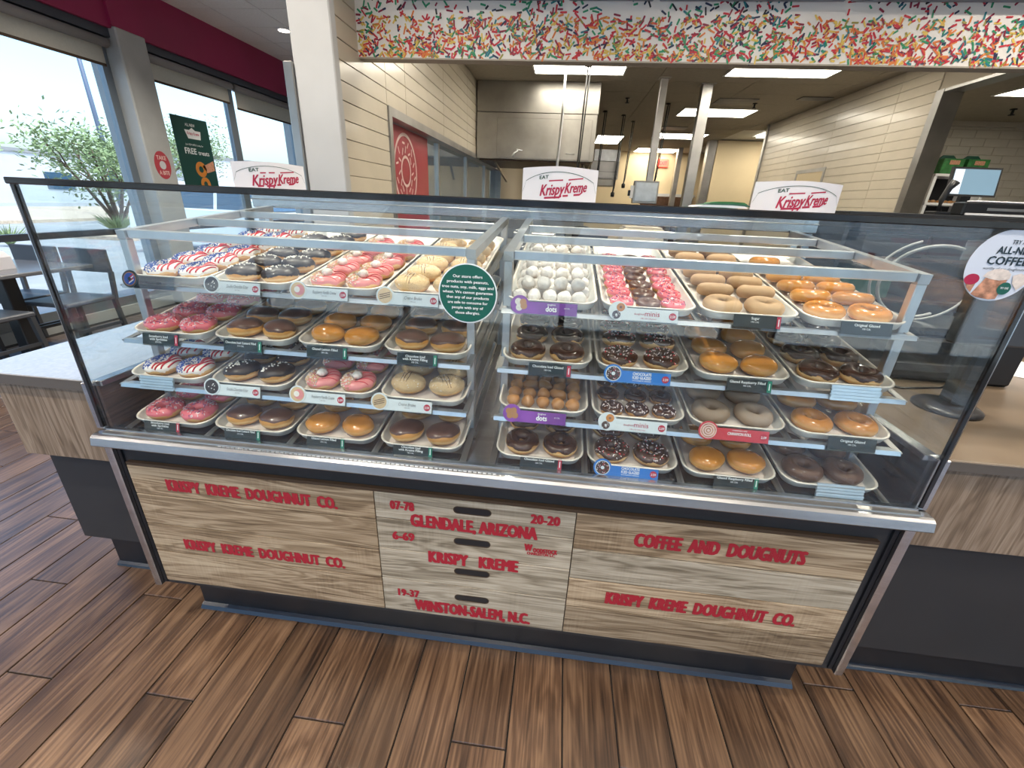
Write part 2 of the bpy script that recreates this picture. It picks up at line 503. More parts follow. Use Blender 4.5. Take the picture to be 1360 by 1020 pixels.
    def build(s, name, mats, parent=None, world=True, bevel=None):
        o = bpy.data.objects.new(name, s.mesh(name, mats))
        COL.objects.link(o)
        if parent is not None:
            o.parent = parent
            if world:
                off = Vector((0, 0, 0)); p = parent
                while p is not None:
                    off += p.location; p = p.parent
                o.location = -off
        return o

def tag(o, label, cat, group=None):
    o['label'] = label; o['category'] = cat
    if group: o['group'] = group
    return o
def thing(name, label, cat, loc=(0, 0, 0), group=None, rot=(0, 0, 0)):
    o = bpy.data.objects.new(name, None)
    o.empty_display_size = .05
    COL.objects.link(o)
    o.location = loc; o.rotation_euler = rot
    return tag(o, label, cat, group)
def struct(o):
    o['kind'] = 'structure'
    return o
def place(mesh, name, parent, loc=(0, 0, 0), rot=(0, 0, 0)):
    o = bpy.data.objects.new(name, mesh)
    COL.objects.link(o); o.parent = parent; o.location = loc; o.rotation_euler = rot
    return o
def copy_tree(o, parent=None):
    c = o.copy(); COL.objects.link(c); c.parent = parent
    for ch in list(o.children): copy_tree(ch, c)
    return c

_tc = {}
def text_geo(s, bold=.012, shear=0., space=1.0):
    """glyph outlines of a line of lettering as flat faces, height of a capital = 1, centred"""
    key = (s, bold, shear, space)
    if key in _tc: return _tc[key]
    cu = bpy.data.curves.new('t', 'FONT')
    cu.body = s; cu.size = 1; cu.offset = bold; cu.shear = shear; cu.space_character = space
    cu.resolution_u = 2; cu.fill_mode = 'BOTH'; cu.dimensions = '2D'
    o = bpy.data.objects.new('t', cu); COL.objects.link(o)
    dg = bpy.context.evaluated_depsgraph_get()
    me = o.evaluated_get(dg).to_mesh()
    vs = [(v.co.x, v.co.y) for v in me.vertices]
    fs = [tuple(p.vertices) for p in me.polygons]
    o.evaluated_get(dg).to_mesh_clear()
    bpy.data.objects.remove(o); bpy.data.curves.remove(cu)
    if not vs: return [], []
    x0 = min(v[0] for v in vs); x1 = max(v[0] for v in vs)
    cap = .73
    vs = [((x-(x0+x1)/2)/cap, y/cap-.5) for x, y in vs]
    _tc[key] = (vs, fs)
    return _tc[key]
def put_text(mb, s, origin, right, up, width=None, height=.03, mi=0, bold=.012, shear=0., space=1.0):
    """bold lettering is struck several times with a small offset"""
    vs, fs = text_geo(s, 0., shear, space)
    if not vs: return
    ww = max(v[0] for v in vs)-min(v[0] for v in vs)
    sx = (width/ww) if width else height
    O, R, U = Vector(origin), Vector(right), Vector(up)
    N = R.cross(U).normalized()
    b = bold*2.6
    for j, (dx, dy) in enumerate(((0, 0),) if bold < .004 else ((-b, 0), (b, 0), (0, b*.7), (0, -b*.7))):
        mb.add([O+R*((x+dx)*sx)+U*((y+dy)*height)+N*(.00004*j) for x, y in vs], fs, mi)
def disc(mb, o, right, up, rx, ry=None, n=32, mi=0, th=0.0, a0=0, a1=2*PI):
    ry = ry or rx
    O, R, U = Vector(o), Vector(right), Vector(up)
    full = abs(a1-a0-2*PI) < 1e-6
    pts = [O+R*(rx*math.cos(a0+(a1-a0)*k/n))+U*(ry*math.sin(a0+(a1-a0)*k/n)) for k in range(n+(0 if full else 1))]
    m = len(pts)
    if not th:
        mb.add(pts, [tuple(range(m))], mi)
    else:
        N = R.cross(U).normalized()*th
        mb.add(pts+[p-N for p in pts], [tuple(range(m)), tuple(range(m, 2*m))[::-1]]+[(i, m+i, m+(i+1) % m, (i+1) % m) for i in range(m)], mi)
def ring_flat(mb, o, right, up, r0_, r1_, n=40, mi=0):
    O, R, U = Vector(o), Vector(right), Vector(up)
    vs = []
    for k in range(n):
        t = 2*PI*k/n
        d = R*math.cos(t)+U*math.sin(t)
        vs += [O+d*r0_, O+d*r1_]
    mb.add(vs, [(2*k, 2*k+1, (2*k+3) % (2*n), (2*k+2) % (2*n)) for k in range(n)], mi)
X, Y, Z = Vector((1, 0, 0)), Vector((0, 1, 0)), Vector((0, 0, 1))

# ================================================================== THE SETTING
WX = -3.8            # plane of the window wall
CZ = 3.37            # dining ceiling
KZ = 2.90            # kitchen ceiling
# ---- floor: grout bed and wood-look planks laid in a third bond
floor = struct(MB().box(-3.9, 9.2, -3.5, 14.2, -.16, -.006).build('floor', 'grout'))
PW, PL, GAP = .155, .915, .0045
plank_me = MB().bevbox(-PW/2+GAP/2, PW/2-GAP/2, -PL/2+GAP/2, PL/2-GAP/2, -.012, 0, .0012).mesh('plank', 'floor_wood')
JO = {0: -.22, 1: .09, 2: .40}
cand = []
for k in range(-22, 48):
    cx = -.3973+(k+.5)*PW
    for m in range(-4, 10):
        cy = JO[k % 3]+(m+.5)*PL
        if cx < -3.72 or cx > 6.9 or cy < -3.0 or cy > 8.4: continue
        if cx > -.2 and cy > 1.4: continue
        hidden = (.2 < cx < 1.9 and .35 < cy) or (cx > 2.2 and cy > .7)
        d = Vector((cx-CAM[0], cy-CAM[1], -CAM[2]))
        wv = d.dot(f0)
        vis = False
        for ox in (-PW/2, PW/2):
            for oy in (-PL/2, 0, PL/2):
                e = d+Vector((ox, oy, 0)); we = e.dot(f0)
                if we > .1 and abs(e.dot(rr)/we*FPX) < 690 and abs(e.dot(uu)/we*FPX) < 520: vis = True
        cand.append((0 if (vis and not hidden) else 1, d.length, cx, cy))
cand.sort()
rest = MB()
for i, (h, d, cx, cy) in enumerate(cand):
    if i < 290 and h == 0:
        place(plank_me, 'plank', floor, (cx, cy, 0))
    else:
        rest.box(cx-PW/2+GAP/2, cx+PW/2-GAP/2, cy-PL/2+GAP/2, cy+PL/2-GAP/2, -.012, 0)
ro = rest.build('planks_beyond', 'floor_wood', floor); ro['kind'] = 'stuff'

# ---- dining ceiling with lay-in tiles
ceiling = struct(MB().box(-4.0, 7.2, -3.6, 2.27, CZ+.02, CZ+.2).box(-4.0, -.15, 2.27, 8.9, CZ+.02, CZ+.2).build('ceiling', 'ceiling_grid'))
ct = MB().box(-.294, .294, -.294, .294, 0, .015).mesh('ceiling_tile', 'ceiling_tile')
DOWN = [(-2.72, 5.82), (-2.72, 3.4), (-1.2, 5.82), (-.9, 1.2), (-2.7, -.9), (-.3, -.9), (2.1, -.6), (4.5, -.9), (.9, -2.2), (3.6, 1.2), (5.7, 1.2), (-1.5, 3.4), (.55, .95), (2.15, .95), (-.3, -2.4), (2.6, -2.3)]  # the two over the racks are added to brighten soffit and doughnuts
for i in range(6):
    for j in range(9):
        place(ct, 'ceiling_tile', ceiling, (-3.5+.6*i, 3.62+.6*j, CZ))
far = MB()
for i in range(18):
    for j in range(11):
        cx, cy = -3.5+.6*i, -2.98+.6*j
        if cy > 3.3 or (cy > 2.0 and cx > -.5): continue
        far.box(cx-.294, cx+.294, cy-.294, cy+.294, CZ, CZ+.015)
fo = far.build('ceiling_tiles_overhead', 'ceiling_tile', ceiling); fo['kind'] = 'stuff'
# ---- kitchen ceiling
kc = struct(MB().box(-.4, 9.2, 2.27, 14.2, KZ+.02, KZ+.2).build('ceiling_kitchen', 'ceiling_grid'))
kt = MB().box(-.596, .596, -.296, .296, 0, .015).mesh('kitchen_ceiling_tile', 'kitchen_tile')
for i in range(5):
    for j in range(19):
        if i == 4 and j > 11: continue
        place(kt, 'ceiling_tile', kc, (.44+1.2*i-.0, 2.6+.6*j, KZ))
# ---- window wall on the left: pillars, soffit, sill
wl = struct(MB().box(WX-.25, WX+.05, -3.5, 8.9, -.15, .10).box(WX-.25, WX+.02, -3.5, 8.9, 2.90, CZ).build('wall_left', 'grey_pillar'))
struct(MB().bevbox(WX-.2, WX+.20, 4.14, 4.50, 0, 2.90, .012).build('trim_1', 'grey_pillar'))
struct(MB().bevbox(WX-.2, WX+.20, 7.58, 8.0, 0, 2.90, .012).build('trim_2', 'grey_pillar'))
struct(MB().box(WX-.05, WX+.16, -3.4, 8.9, 2.88, CZ).box(WX+.16, WX+.19, 4.12, 4.52, 2.90, CZ).build('trim_3', 'magenta_wall'))
struct(MB().box(WX-.12, WX+.12, -3.4, 4.14, 2.80, 2.88).box(WX-.12, WX+.12, 4.5, 7.58, 2.80, 2.88).build('trim_4', 'dark_frame'))
def window(n, y0, y1, muls=(), tz=.90):
    w_ = struct(MB().box(WX-.03, WX+.03, y0, y1, 2.72, 2.80).box(WX-.03, WX+.03, y0, y1, .10, .20)
                .box(WX-.03, WX+.03, y0, y0+.05, .2, 2.72).box(WX-.03, WX+.03, y1-.09, y1, .2, 2.72).build('window_%d' % n, 'frame_alu'))
    m = MB().box(WX-.028, WX+.028, y0+.05, y1-.09, tz-.03, tz+.03)
    for q in muls: m.box(WX-.028, WX+.028, q-.03, q+.03, .2, 2.72)
    m.build('mullion', 'dark_frame', w_)
    ys = [y0+.05]+list(muls)+[y1-.09]
    for a, b in zip(ys[:-1], ys[1:]):
        MB().box(WX-.004, WX+.004, a, b, .2, tz-.03).build('pane', 'window_glass', w_)
        MB().box(WX-.004, WX+.004, a, b, tz+.03, 2.72).build('pane', 'window_glass', w_)
    return w_
window(1, -3.3, 4.14, (-1.6, .2, 2.05))
window(2, 4.50, 5.97)
window(3, 5.97, 7.58)
def shade(y0, y1, zb, label, m='shade_cloth'):
    t = thing('roller_shade', label, 'window shade', (WX+.09, (y0+y1)/2, 2.73), 'roller shades above the windows')
    MB().prism([(.045*math.cos(a*PI/8), .045*math.sin(a*PI/8)) for a in range(16)], lambda a, b, d: (WX+.09+a, d, 2.745+b), y0, y1, smooth=True).build('roller', 'shade_grey', t)
    MB().box(WX+.055, WX+.06, y0+.03, y1-.03, zb+.02, 2.74).build('cloth', m, t)
    MB().bevbox(WX+.05, WX+.066, y0+.03, y1-.03, zb, zb+.025, .003).build('hem_bar', 'brown_edge', t)
shade(2.1, 4.10, 2.53, 'short roller shade over the big left window before the pillar')
shade(4.54, 5.93, 2.52, 'pale roller shade above the window with the green poster')
shade(6.02, 7.54, 2.48, 'grey roller shade on the farthest window')
# ---- front (behind the viewer) and right walls
struct(MB().box(-4.05, 7.2, -3.6, -3.4, 2.86, CZ+.2).box(-4.05, 7.2, -3.6, -3.4, -.15, .12)
       .box(-4.05, -3.6, -3.6, -3.4, .12, 2.86).box(6.6, 7.2, -3.6, -3.4, .12, 2.86).box(2.9, 3.3, -3.6, -3.4, .12, 2.86).build('wall_front', 'white_wall'))
w4 = struct(MB().box(-3.6, 6.6, -3.53, -3.47, 2.8, 2.86).box(-3.6, 6.6, -3.53, -3.47, .12, .2).build('window_4', 'frame_alu'))
m = MB()
for q in (-3.57, -2.0, -.4, 1.25, 2.87, 3.33, 4.95, 6.57): m.box(q-.03, q+.03, -3.53, -3.47, .2, 2.8)
m.build('mullion', 'dark_frame', w4)
for a, b in ((-3.57, -2), (-2, -.4), (-.4, 1.25), (1.25, 2.87), (3.33, 4.95), (4.95, 6.57)):
    MB().box(a, b, -3.504, -3.496, .2, 2.8).build('pane', 'window_glass', w4)
struct(MB().box(7.0, 7.2, -3.6, 2.3, -.15, CZ+.2).build('wall_right', 'white_wall'))
struct(MB().box(-3.9, -.34, 8.3, 8.5, -.15, CZ+.1).build('wall_dining_back', 'white_wall'))

# ---- tiled wall between dining room and kitchen, with its window
TW = -.154
kw = struct(MB().box(-.335, TW-.008, 1.84, 2.62, 0, CZ+.1).box(-.335, TW-.008, 2.62, 8.66, 0, .95).box(-.335, TW-.008, 2.62, 8.66, 2.0, CZ+.1)
            .box(-.335, TW-.008, 8.66, 14.1, 0, CZ+.1).build('wall_kitchen_left', 'tile_grout'))
struct(MB().bevbox(-.345, -.11, 1.775, 1.842, 0, CZ, .006).build('trim_5', 'white_wall'))
struct(MB().bevbox(-.40, -.345, 1.76, 1.80, 1.0, 2.05, .006).build('trim_6', 'steel_dull'))
tmesh = {}
def tile(parent, x, y0, y1, z0, z1, facing=1, m='tile_cream', g=.0016):
    key = (round(y1-y0, 3), round(z1-z0, 3), facing, m)
    if key not in tmesh:
        a, b = (y1-y0)/2-g, (z1-z0)/2-g
        tmesh[key] = MB().bevbox(-.006, .006, -a, a, -b, b, .0025).mesh('tile', m)
    place(tmesh[key], 'tile', parent, (x, (y0+y1)/2, (z0+z1)/2))
ys = [1.845, 2.62, 3.04, 4.23, 5.43, 6.63, 7.83, 8.66]
for i in range(8, 29):
    z0, z1 = i*.1+.1, i*.1+.2
    if z0 > 2.95: continue
    for a, b in zip(ys[:-1], ys[1:]):
        if a >= 2.62 and z1 <= 2.0001: continue
        if a > 5.9 and z0 > 2.05: continue       # behind the extractor hood
        tile(kw, TW, a, b, z0, z1)
w5 = struct(MB().box(-.35, -.135, 2.62, 8.66, 1.94, 2.0).box(-.35, -.135, 2.62, 2.68, .95, 1.94).box(-.35, -.135, 8.60, 8.66, .95, 1.94).box(-.35, -.135, 2.62, 8.66, .95, 1.01)
            .box(-.27, -.22, 4.25, 4.30, 1.01, 1.94).box(-.27, -.22, 5.75, 5.80, 1.01, 1.94).box(-.27, -.22, 7.25, 7.30, 1.01, 1.94).build('window_5', 'steel_dull'))
for a, b in ((2.68, 4.25), (4.30, 5.75), (5.80, 7.25), (7.30, 8.60)):
    MB().box(-.248, -.242, a, b, 1.01, 1.94).build('pane', 'window_glass', w5)
# ---- right tiled wall with the doorway beside it
RW = 4.85
kr = struct(MB().box(RW+.008, RW+.16, 4.70, 8.80, 0, KZ+.02).box(RW+.008, RW+.16, 2.27, 4.70, 2.60, KZ+.02).build('wall_kitchen_right', 'tile_grout'))
ys = [4.70, 5.3, 6.5, 7.7, 8.80]
for i in range(12, 28):
    z0 = .1+i*.1
    for a, b in zip(ys[:-1], ys[1:]):
        tile(kr, RW, a, b, z0, z0+.1, g=.0010)
struct(MB().box(RW-.02, RW+.17, 4.60, 4.70, 0, 2.60).box(RW-.012, RW+.165, 2.3, 4.70, 2.575, 2.60).build('trim_7', 'steel_dull'))
struct(MB().box(RW-.03, RW+.17, 8.78, 8.86, 0, KZ).build('trim_8', 'steel_dull'))
hat = thing('wall_hatch', 'small framed pass-through hatch low in the right tiled wall', 'hatch', (RW-.01, 6.8, 1.6))
MB().box(RW-.016, RW-.004, 6.40, 7.25, 1.98, 2.03).box(RW-.016, RW-.004, 7.20, 7.25, 1.4, 1.98).box(RW-.016, RW-.004, 6.40, 6.45, 1.4, 1.98).build('frame', 'steel_dull', hat)
MB().box(RW-.011, RW-.006, 6.45, 7.2, 1.4, 1.98).build('panel', 'tan_wall', hat)
# ---- side room behind the doorway
sw = struct(MB().box(RW+.1, 9.2, 6.51, 6.65, 0, 2.75).build('wall_side_room', 'tile_grout'))
bt = {}
for i in range(13):
    z0 = 1.35+i*.1
    for j in range(12):
        x0 = RW+.18+j*.3-(.15 if i % 2 else 0)
        x1 = min(x0+.3, 8.6); x0 = max(x0, RW+.17)
        key = round(x1-x0, 3)
        if key < .02: continue
        if key not in bt: bt[key] = MB().bevbox(-key/2+.003, key/2-.003, -.006, .006, -.047, .047, .002).mesh('tile', 'tile_white')
        place(bt[key], 'tile', sw, ((x0+x1)/2, 6.508, z0+.05))
struct(MB().box(RW+.16, 9.2, 2.3, 6.6, 2.64, 2.8).build('ceiling_side_room', 'kitchen_tile'))
struct(MB().box(RW+.17, 8.6, 6.44, 6.505, 2.58, 2.64).build('trim_9', 'tile_white'))
struct(MB().box(9.0, 9.2, 2.3, 14.1, 0, KZ).box(RW+.16, 9.2, 2.27, 2.33, 0, KZ).build('wall_side_room_right', 'tile_white'))
# ---- far kitchen walls
struct(MB().box(-.4, 9.2, 14.0, 14.2, 0, KZ+.1).build('wall_back', 'tan_wall'))
struct(MB().box(4.62, 9.0, 11.0, 11.15, 0, KZ).build('wall_back_right', 'tan_wall'))
struct(MB().box(4.42, 4.60, 11.0, 11.2, 0, KZ).box(4.10, 4.22, 12.6, 12.8, 0, KZ).build('trim_10', 'steel_dull'))
# ---- soffit with the sprinkle print
sf = struct(MB().box(-.152, 7.0, 2.19, 2.27, 2.178, CZ).build('wall_soffit', 'soffit_white'))
MB().box(-.152, 7.0, 2.188, 2.272, 2.170, 2.178).build('soffit_underside', 'soffit_under', sf)
sp = MB()
spm = ['sp_red', 'sp_orange', 'sp_yellow', 'sp_green', 'sp_teal', 'sp_navy', 'sp_black', 'sp_maroon', 'sp_olive']
rg = random.Random(3)
def sprinkle(x, z, c, ln, wd, a):
    dx, dz = math.cos(a)*ln/2, math.sin(a)*ln/2
    nx, nz = -math.sin(a)*wd/2, math.cos(a)*wd/2
    pts = []
    for (p, q) in ((-1, -.6), (-.85, -1), (.85, -1), (1, -.6), (1, .6), (.85, 1), (-.85, 1), (-1, .6)):
        pts.append((x+dx*p+nx*q, 2.1885-rg.random()*.0008, z+dz*p+nz*q))
    sp.add(pts, [tuple(range(8))], c)
for tx in range(10):
    bx = -.14+.72*tx
    for i in range(560):
        u = rg.random()
        # the print thins out towards the top, more so in alternate drops
        z = 2.185+.285*(rg.random()**(1.0 if tx % 2 else 1.35))
        x = bx+u*.72
        if z > 2.38 and rg.random() < .35+.5*abs(math.sin(x*3.1)): continue
        warm = math.sin(x*4.7+1.3)*.5+.5
        if rg.random() < .55*warm: c = rg.choice([0, 1, 2, 2, 0, 1])
        else: c = rg.choice([0, 0, 7, 3, 4, 5, 3, 1, 8, 2, 7])
        if z > 2.40: c = rg.choice([5, 6, 3, 0, 7, 4])
        sprinkle(x, z, c, rg.uniform(.020, .044), rg.uniform(.0085, .0105), rg.choice([.3, .8, 1.2, 2.1, 2.6, -.1])+rg.uniform(-.45, .45))
o = sp.build('sprinkle_print', spm, sf); o['kind'] = 'stuff'
for i, x in enumerate((.15, 1.12, 1.62, 2.62, 3.6)):
    x1 = (1.09, 1.59, 2.59, 3.57, 4.6)[i]
    t = thing('menu_board', ['dark menu screen nearest the tiled wall above the sprinkle band', 'narrow menu screen, second from the tiled wall above the sprinkles', 'third menu screen above the middle of the sprinkle band', 'fourth menu screen above the sprinkle band', 'rightmost menu screen above the sprinkle band'][i], 'menu screen', ((x+x1)/2, 2.17, 2.45), 'menu screens over the counter')
    MB().bevbox(x, x1, 2.13, 2.187, 2.452, 3.05, .006).build('housing', 'screen_grey', t)
    MB().box(x+.03, x1-.03, 2.126, 2.13, 2.48, 3.02).build('screen', 'black_gloss', t)
# ---- outside ground
struct(MB().box(-320, 200, -250, 320, -.45, -.165).build('ground', 'asphalt'))
struct(MB().box(-4.50, -3.99, -6, 14, -.164, -.03).build('floor_pavement_left', 'concrete'))
struct(MB().box(-3.98, 9, -5.0, -3.62, -.164, -.03).build('floor_pavement_front', 'concrete'))
struct(MB().box(-30, -19.5, -8, 60, -.164, -.05).build('floor_gravel_bed', 'gravel'))
struct(MB().box(-14.6, -11.5, 11.2, 30, -.164, -.06).build('floor_gravel_island', 'gravel'))

# ================================================================== DISPLAY CASE
case = thing('display_case', 'long glass doughnut display case with wood-panelled black base and steel edging', 'display case', (1.02, .42, 0))
MB().box(-.025, 2.07, .014, .86, .182, .735).build('cabinet', 'black_laminate', case)
for x in (-.035, 2.071): MB().box(x, x+.009, .0, .86, .185, .74).build('side_panel', 'black_laminate', case)
k = MB().box(.012, 2.035, .085, .80, 0, .182)
k.build('plinth', 'black_rubber', case)
MB().prism([(.0845, .016), (.074, .010), (.066, 0), (.0845, 0)], lambda a, b, d: (d, a, b), .008, 2.039).build('cove_base', 'cove_rubber', case)
# corner trims
for x0, x1 in ((-.046, -.024), (2.068, 2.091)):
    MB().bevbox(x0, x1, -.006, .03, .183, .74, .003).build('corner_trim', 'steel', case)
    MB().box(x0+(.023 if x0 < 0 else -.012), x1+(.011 if x0 < 0 else -.024), .008, .014, .19, .735).build('shadow_gap', 'black_rubber', case)
# wood panels: three, each of horizontal boards
ZT, ZB = .654, .2096
def panel(name, x0, x1, cuts, mats, label):
    p = MB().box(x0, x1, .008, .0139, ZB, ZT).build(name, 'brown_edge', case)
    p['label'] = label
    zs = [ZT]+cuts+[ZB]
    for i, (a, b) in enumerate(zip(zs[:-1], zs[1:])):
        cx, cz = (x0+x1)/2, (a+b)/2
        hx, hz = (x1-x0)/2-.0014, (a-b)/2-.0016
        o = place(MB().bevbox(-hx, hx, 0, .0085, -hz, hz, .0006).mesh('board', mats[i % len(mats)]), 'board', p)
        o.location = Vector((cx, -.001, cz))-case.location-p.location
    return p
pl = panel('front_panel', 0, .7372, [.556, .446, .337], ['board_wood', 'board_wood', 'board_wood', 'board_wood'], 'left panel of four tan planks with red lettering')
pr = panel('front_panel', 1.2888, 2.03, [.534, .427, .319], ['board_wood', 'board_wood_pale', 'board_wood', 'board_wood'], 'right panel of tan and pale planks with red lettering')
pc = panel('drawer_panel', .7372, 1.2888, [.566, .457, .343], ['board_wood_pale', 'board_wood_pale', 'board_wood_pale', 'board_wood_pale'], 'pale middle panel with four oval hand slots')
MB().box(.001, 2.029, -.0005, .012, ZT, ZT+.009).build('panel_top_edge', 'brown_edge', case)
# hand slots: recessed dark ovals with a rim
for z in (.622, .513, .401, .297):
    s = MB()
    L_, R_ = 1.0115-.040, 1.0115+.040
    h = .0125
    outl = [(R_+h*math.cos(a), z+h*math.sin(a)) for a in [(-90+i*18)*PI/180 for i in range(11)]]+[(L_+h*math.cos(a), z+h*math.sin(a)) for a in [(90+i*18)*PI/180 for i in range(11)]]
    inn = [(1.0115+(x-1.0115)*.95, z+(q-z)*.8) for x, q in outl]
    n = len(outl)
    s.add([(x, -.0018, q) for x, q in outl]+[(x, -.0018, q) for x, q in inn]+[(x, .0000, q) for x, q in inn],
          [(i, (i+1) % n, n+(i+1) % n, n+i) for i in range(n)]+[(n+i, n+(i+1) % n, 2*n+(i+1) % n, 2*n+i) for i in range(n)], 0)
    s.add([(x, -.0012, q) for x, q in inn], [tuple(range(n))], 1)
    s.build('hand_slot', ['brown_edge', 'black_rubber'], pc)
def letter(parent, txt, xa, xb, z, h, bold=.012, tilt=0, space=1.05, name='lettering'):
    """heavy stencilled lettering, one part for each word"""
    h = h*1.16; vs, fs = text_geo(txt, 0., 0, space)
    w0_ = min(v[0] for v in vs); ww = max(v[0] for v in vs)-w0_
    sx = (xb-xa-h*.10)/ww
    order = sorted(fs, key=lambda f: min(vs[i][0] for i in f))
    words = []; end = None
    for f in order:
        x0 = min(vs[i][0] for i in f); x1 = max(vs[i][0] for i in f)
        if end is None or (x0-end)*sx > h*.36: words.append([]); end = x1
        words[-1].append(f); end = max(end, x1)
    for wd in words:
        mb = MB(); cx = (xa+xb)/2
        for j, (dx, dz) in enumerate(((-1, .5), (-1, -.5), (0, .9), (0, -.9), (1, .5), (1, -.5))):
            mb.add([(cx+x*sx+dx*h*.078, -.0024-.00006*j, z+y*h+dz*h*.05) for x, y in vs], wd)
        o = mb.build(name, 'red_paint', parent)
        # drop loose points of the other words
        me = o.data; used = sorted({i for p in me.polygons for i in p.vertices}); remap = {q: i for i, q in enumerate(used)}
        nm = bpy.data.meshes.new(name); nm.from_pydata([me.vertices[q].co for q in used], [], [[remap[i] for i in p.vertices] for p in me.polygons])
        nm.materials.append(MATS['red_paint']); o.data = nm
        o['label'] = 'red stencilled lettering'
letter(pl, 'KRISPY  KREME  DOUGHNUT  CO.', .112, .628, .600, .034)
letter(pl, 'KRISPY  KREME  DOUGHNUT  CO.', .108, .625, .379, .034)
letter(pc, '07-78', .782, .850, .617, .025)
letter(pc, '20-20', 1.170, 1.248, .621, .026)
letter(pc, 'GLENDALE, ARIZONA', .838, 1.191, .572, .036)
letter(pc, '6-69', .782, .846, .510, .025)
letter(pc, 'KRISPY   KREME', .885, 1.144, .447, .036)
letter(pc, '19-37', .785, .851, .291, .024)
letter(pc, 'WINSTON-SALEM, N.C.', .835, 1.189, .247, .038)
letter(pc, 'W', 1.158, 1.180, .521, .022)
letter(pc, 'OODSTOCK', 1.182, 1.249, .514, .013)
letter(pc, 'CHARLESTON S.C.', 1.166, 1.244, .501, .008)
letter(pr, 'COFFEE  AND  DOUGNUTS', 1.446, 1.876, .590, .038)
letter(pr, 'KRISPY  KREME  DOUGHNUT  CO.', 1.398, 1.912, .372, .038)
# steel bumper, stepped sill, side caps
MB().prism([(-.0410, .737), (-.038, .733), (.02, .733), (.02, .7655), (-.024, .7655), (-.030, .7635), (-.0362, .758)], lambda a, b, d: (d, a, b), -.036, 2.092).build('bumper_rail', 'steel', case)
MB().prism([(-.024, .766), (-.023, .7695), (-.010, .7715), (-.010, .766)], lambda a, b, d: (d, a, b), -.010, 2.066).build('sill_step', 'steel_dull', case)
MB().prism([(-.010, .767), (-.0085, .7755), (.0035, .7755), (.0035, .767)], lambda a, b, d: (d, a, b), -.012, 2.068).build('glass_channel', 'steel', case)
o = MB()
for i in range(60): o.bevbox(.33+i*.0125, .339+i*.0125, -.0285, -.0245, .7648, .7668, .0005)
o.build('rail_slots', 'aluminium', case)
for s, x in ((1, -.028), (-1, 2.072)):
    xs = sorted((x-.022*s, x+.004*s))
    MB().bevbox(xs[0], xs[1], -.002, .028, .767, .905, .003).build('upper_post', 'steel', case)
    xs = sorted((x+.006*s, x+.014*s))
    MB().box(xs[0], xs[1], .012, .86, .765, .892).build('inner_side', 'dark_wood' if s > 0 else 'black_gloss', case)
    xs = sorted((x-.004*s, x+.026*s))
    MB().bevbox(xs[0], xs[1], .012, .86, .892, .908, .002).build('side_cap', 'steel', case)
MB().box(-.015, 2.06, .004, .86, .752, .765).build('deck', 'black_gloss', case)
MB().box(.93, 1.12, .013, .855, .7652, .7665).build('deck_plate', 'steel', case)
# glass
MB().box(-.028, 2.075, -.003, .003, .770, 1.388).build('front_glass', 'case_glass', case)
MB().box(-.030, -.024, .004, .83, .908, 1.388).build('side_glass', 'case_glass', case)
MB().box(2.068, 2.074, .004, .83, .908, 1.388).build('side_glass', 'case_glass', case)
for x in (-.031, 2.070):
    MB().bevbox(x, x+.009, -.006, .006, .776, 1.388, .001).build('glass_edge', 'black_gloss', case)
    MB().tube([(x-.001 if x < 0 else x+.010, -.003, .905), (x-.001 if x < 0 else x+.010, -.003, 1.385)], .0022, 6).build('edge_strip', 'aluminium', case)
MB().box(-.03, 2.078, .012, .79, 1.3885, 1.3955).build('top_glass', 'case_glass', case)
MB().bevbox(-.040, 2.090, -.008, .012, 1.386, 1.400, .002).build('top_edge', 'black_gloss', case)
MB().bevbox(-.03, 2.078, .79, .85, 1.334, 1.399, .003).build('rear_header', 'steel', case)
MB().bevbox(-.03, 2.078, .785, .789, 1.362, 1.366, .001).build('header_lip', 'steel_dull', case)
for x in (-.03, 2.05): MB().bevbox(x, x+.028, .81, .85, .765, 1.334, .003).build('rear_post', 'steel', case)

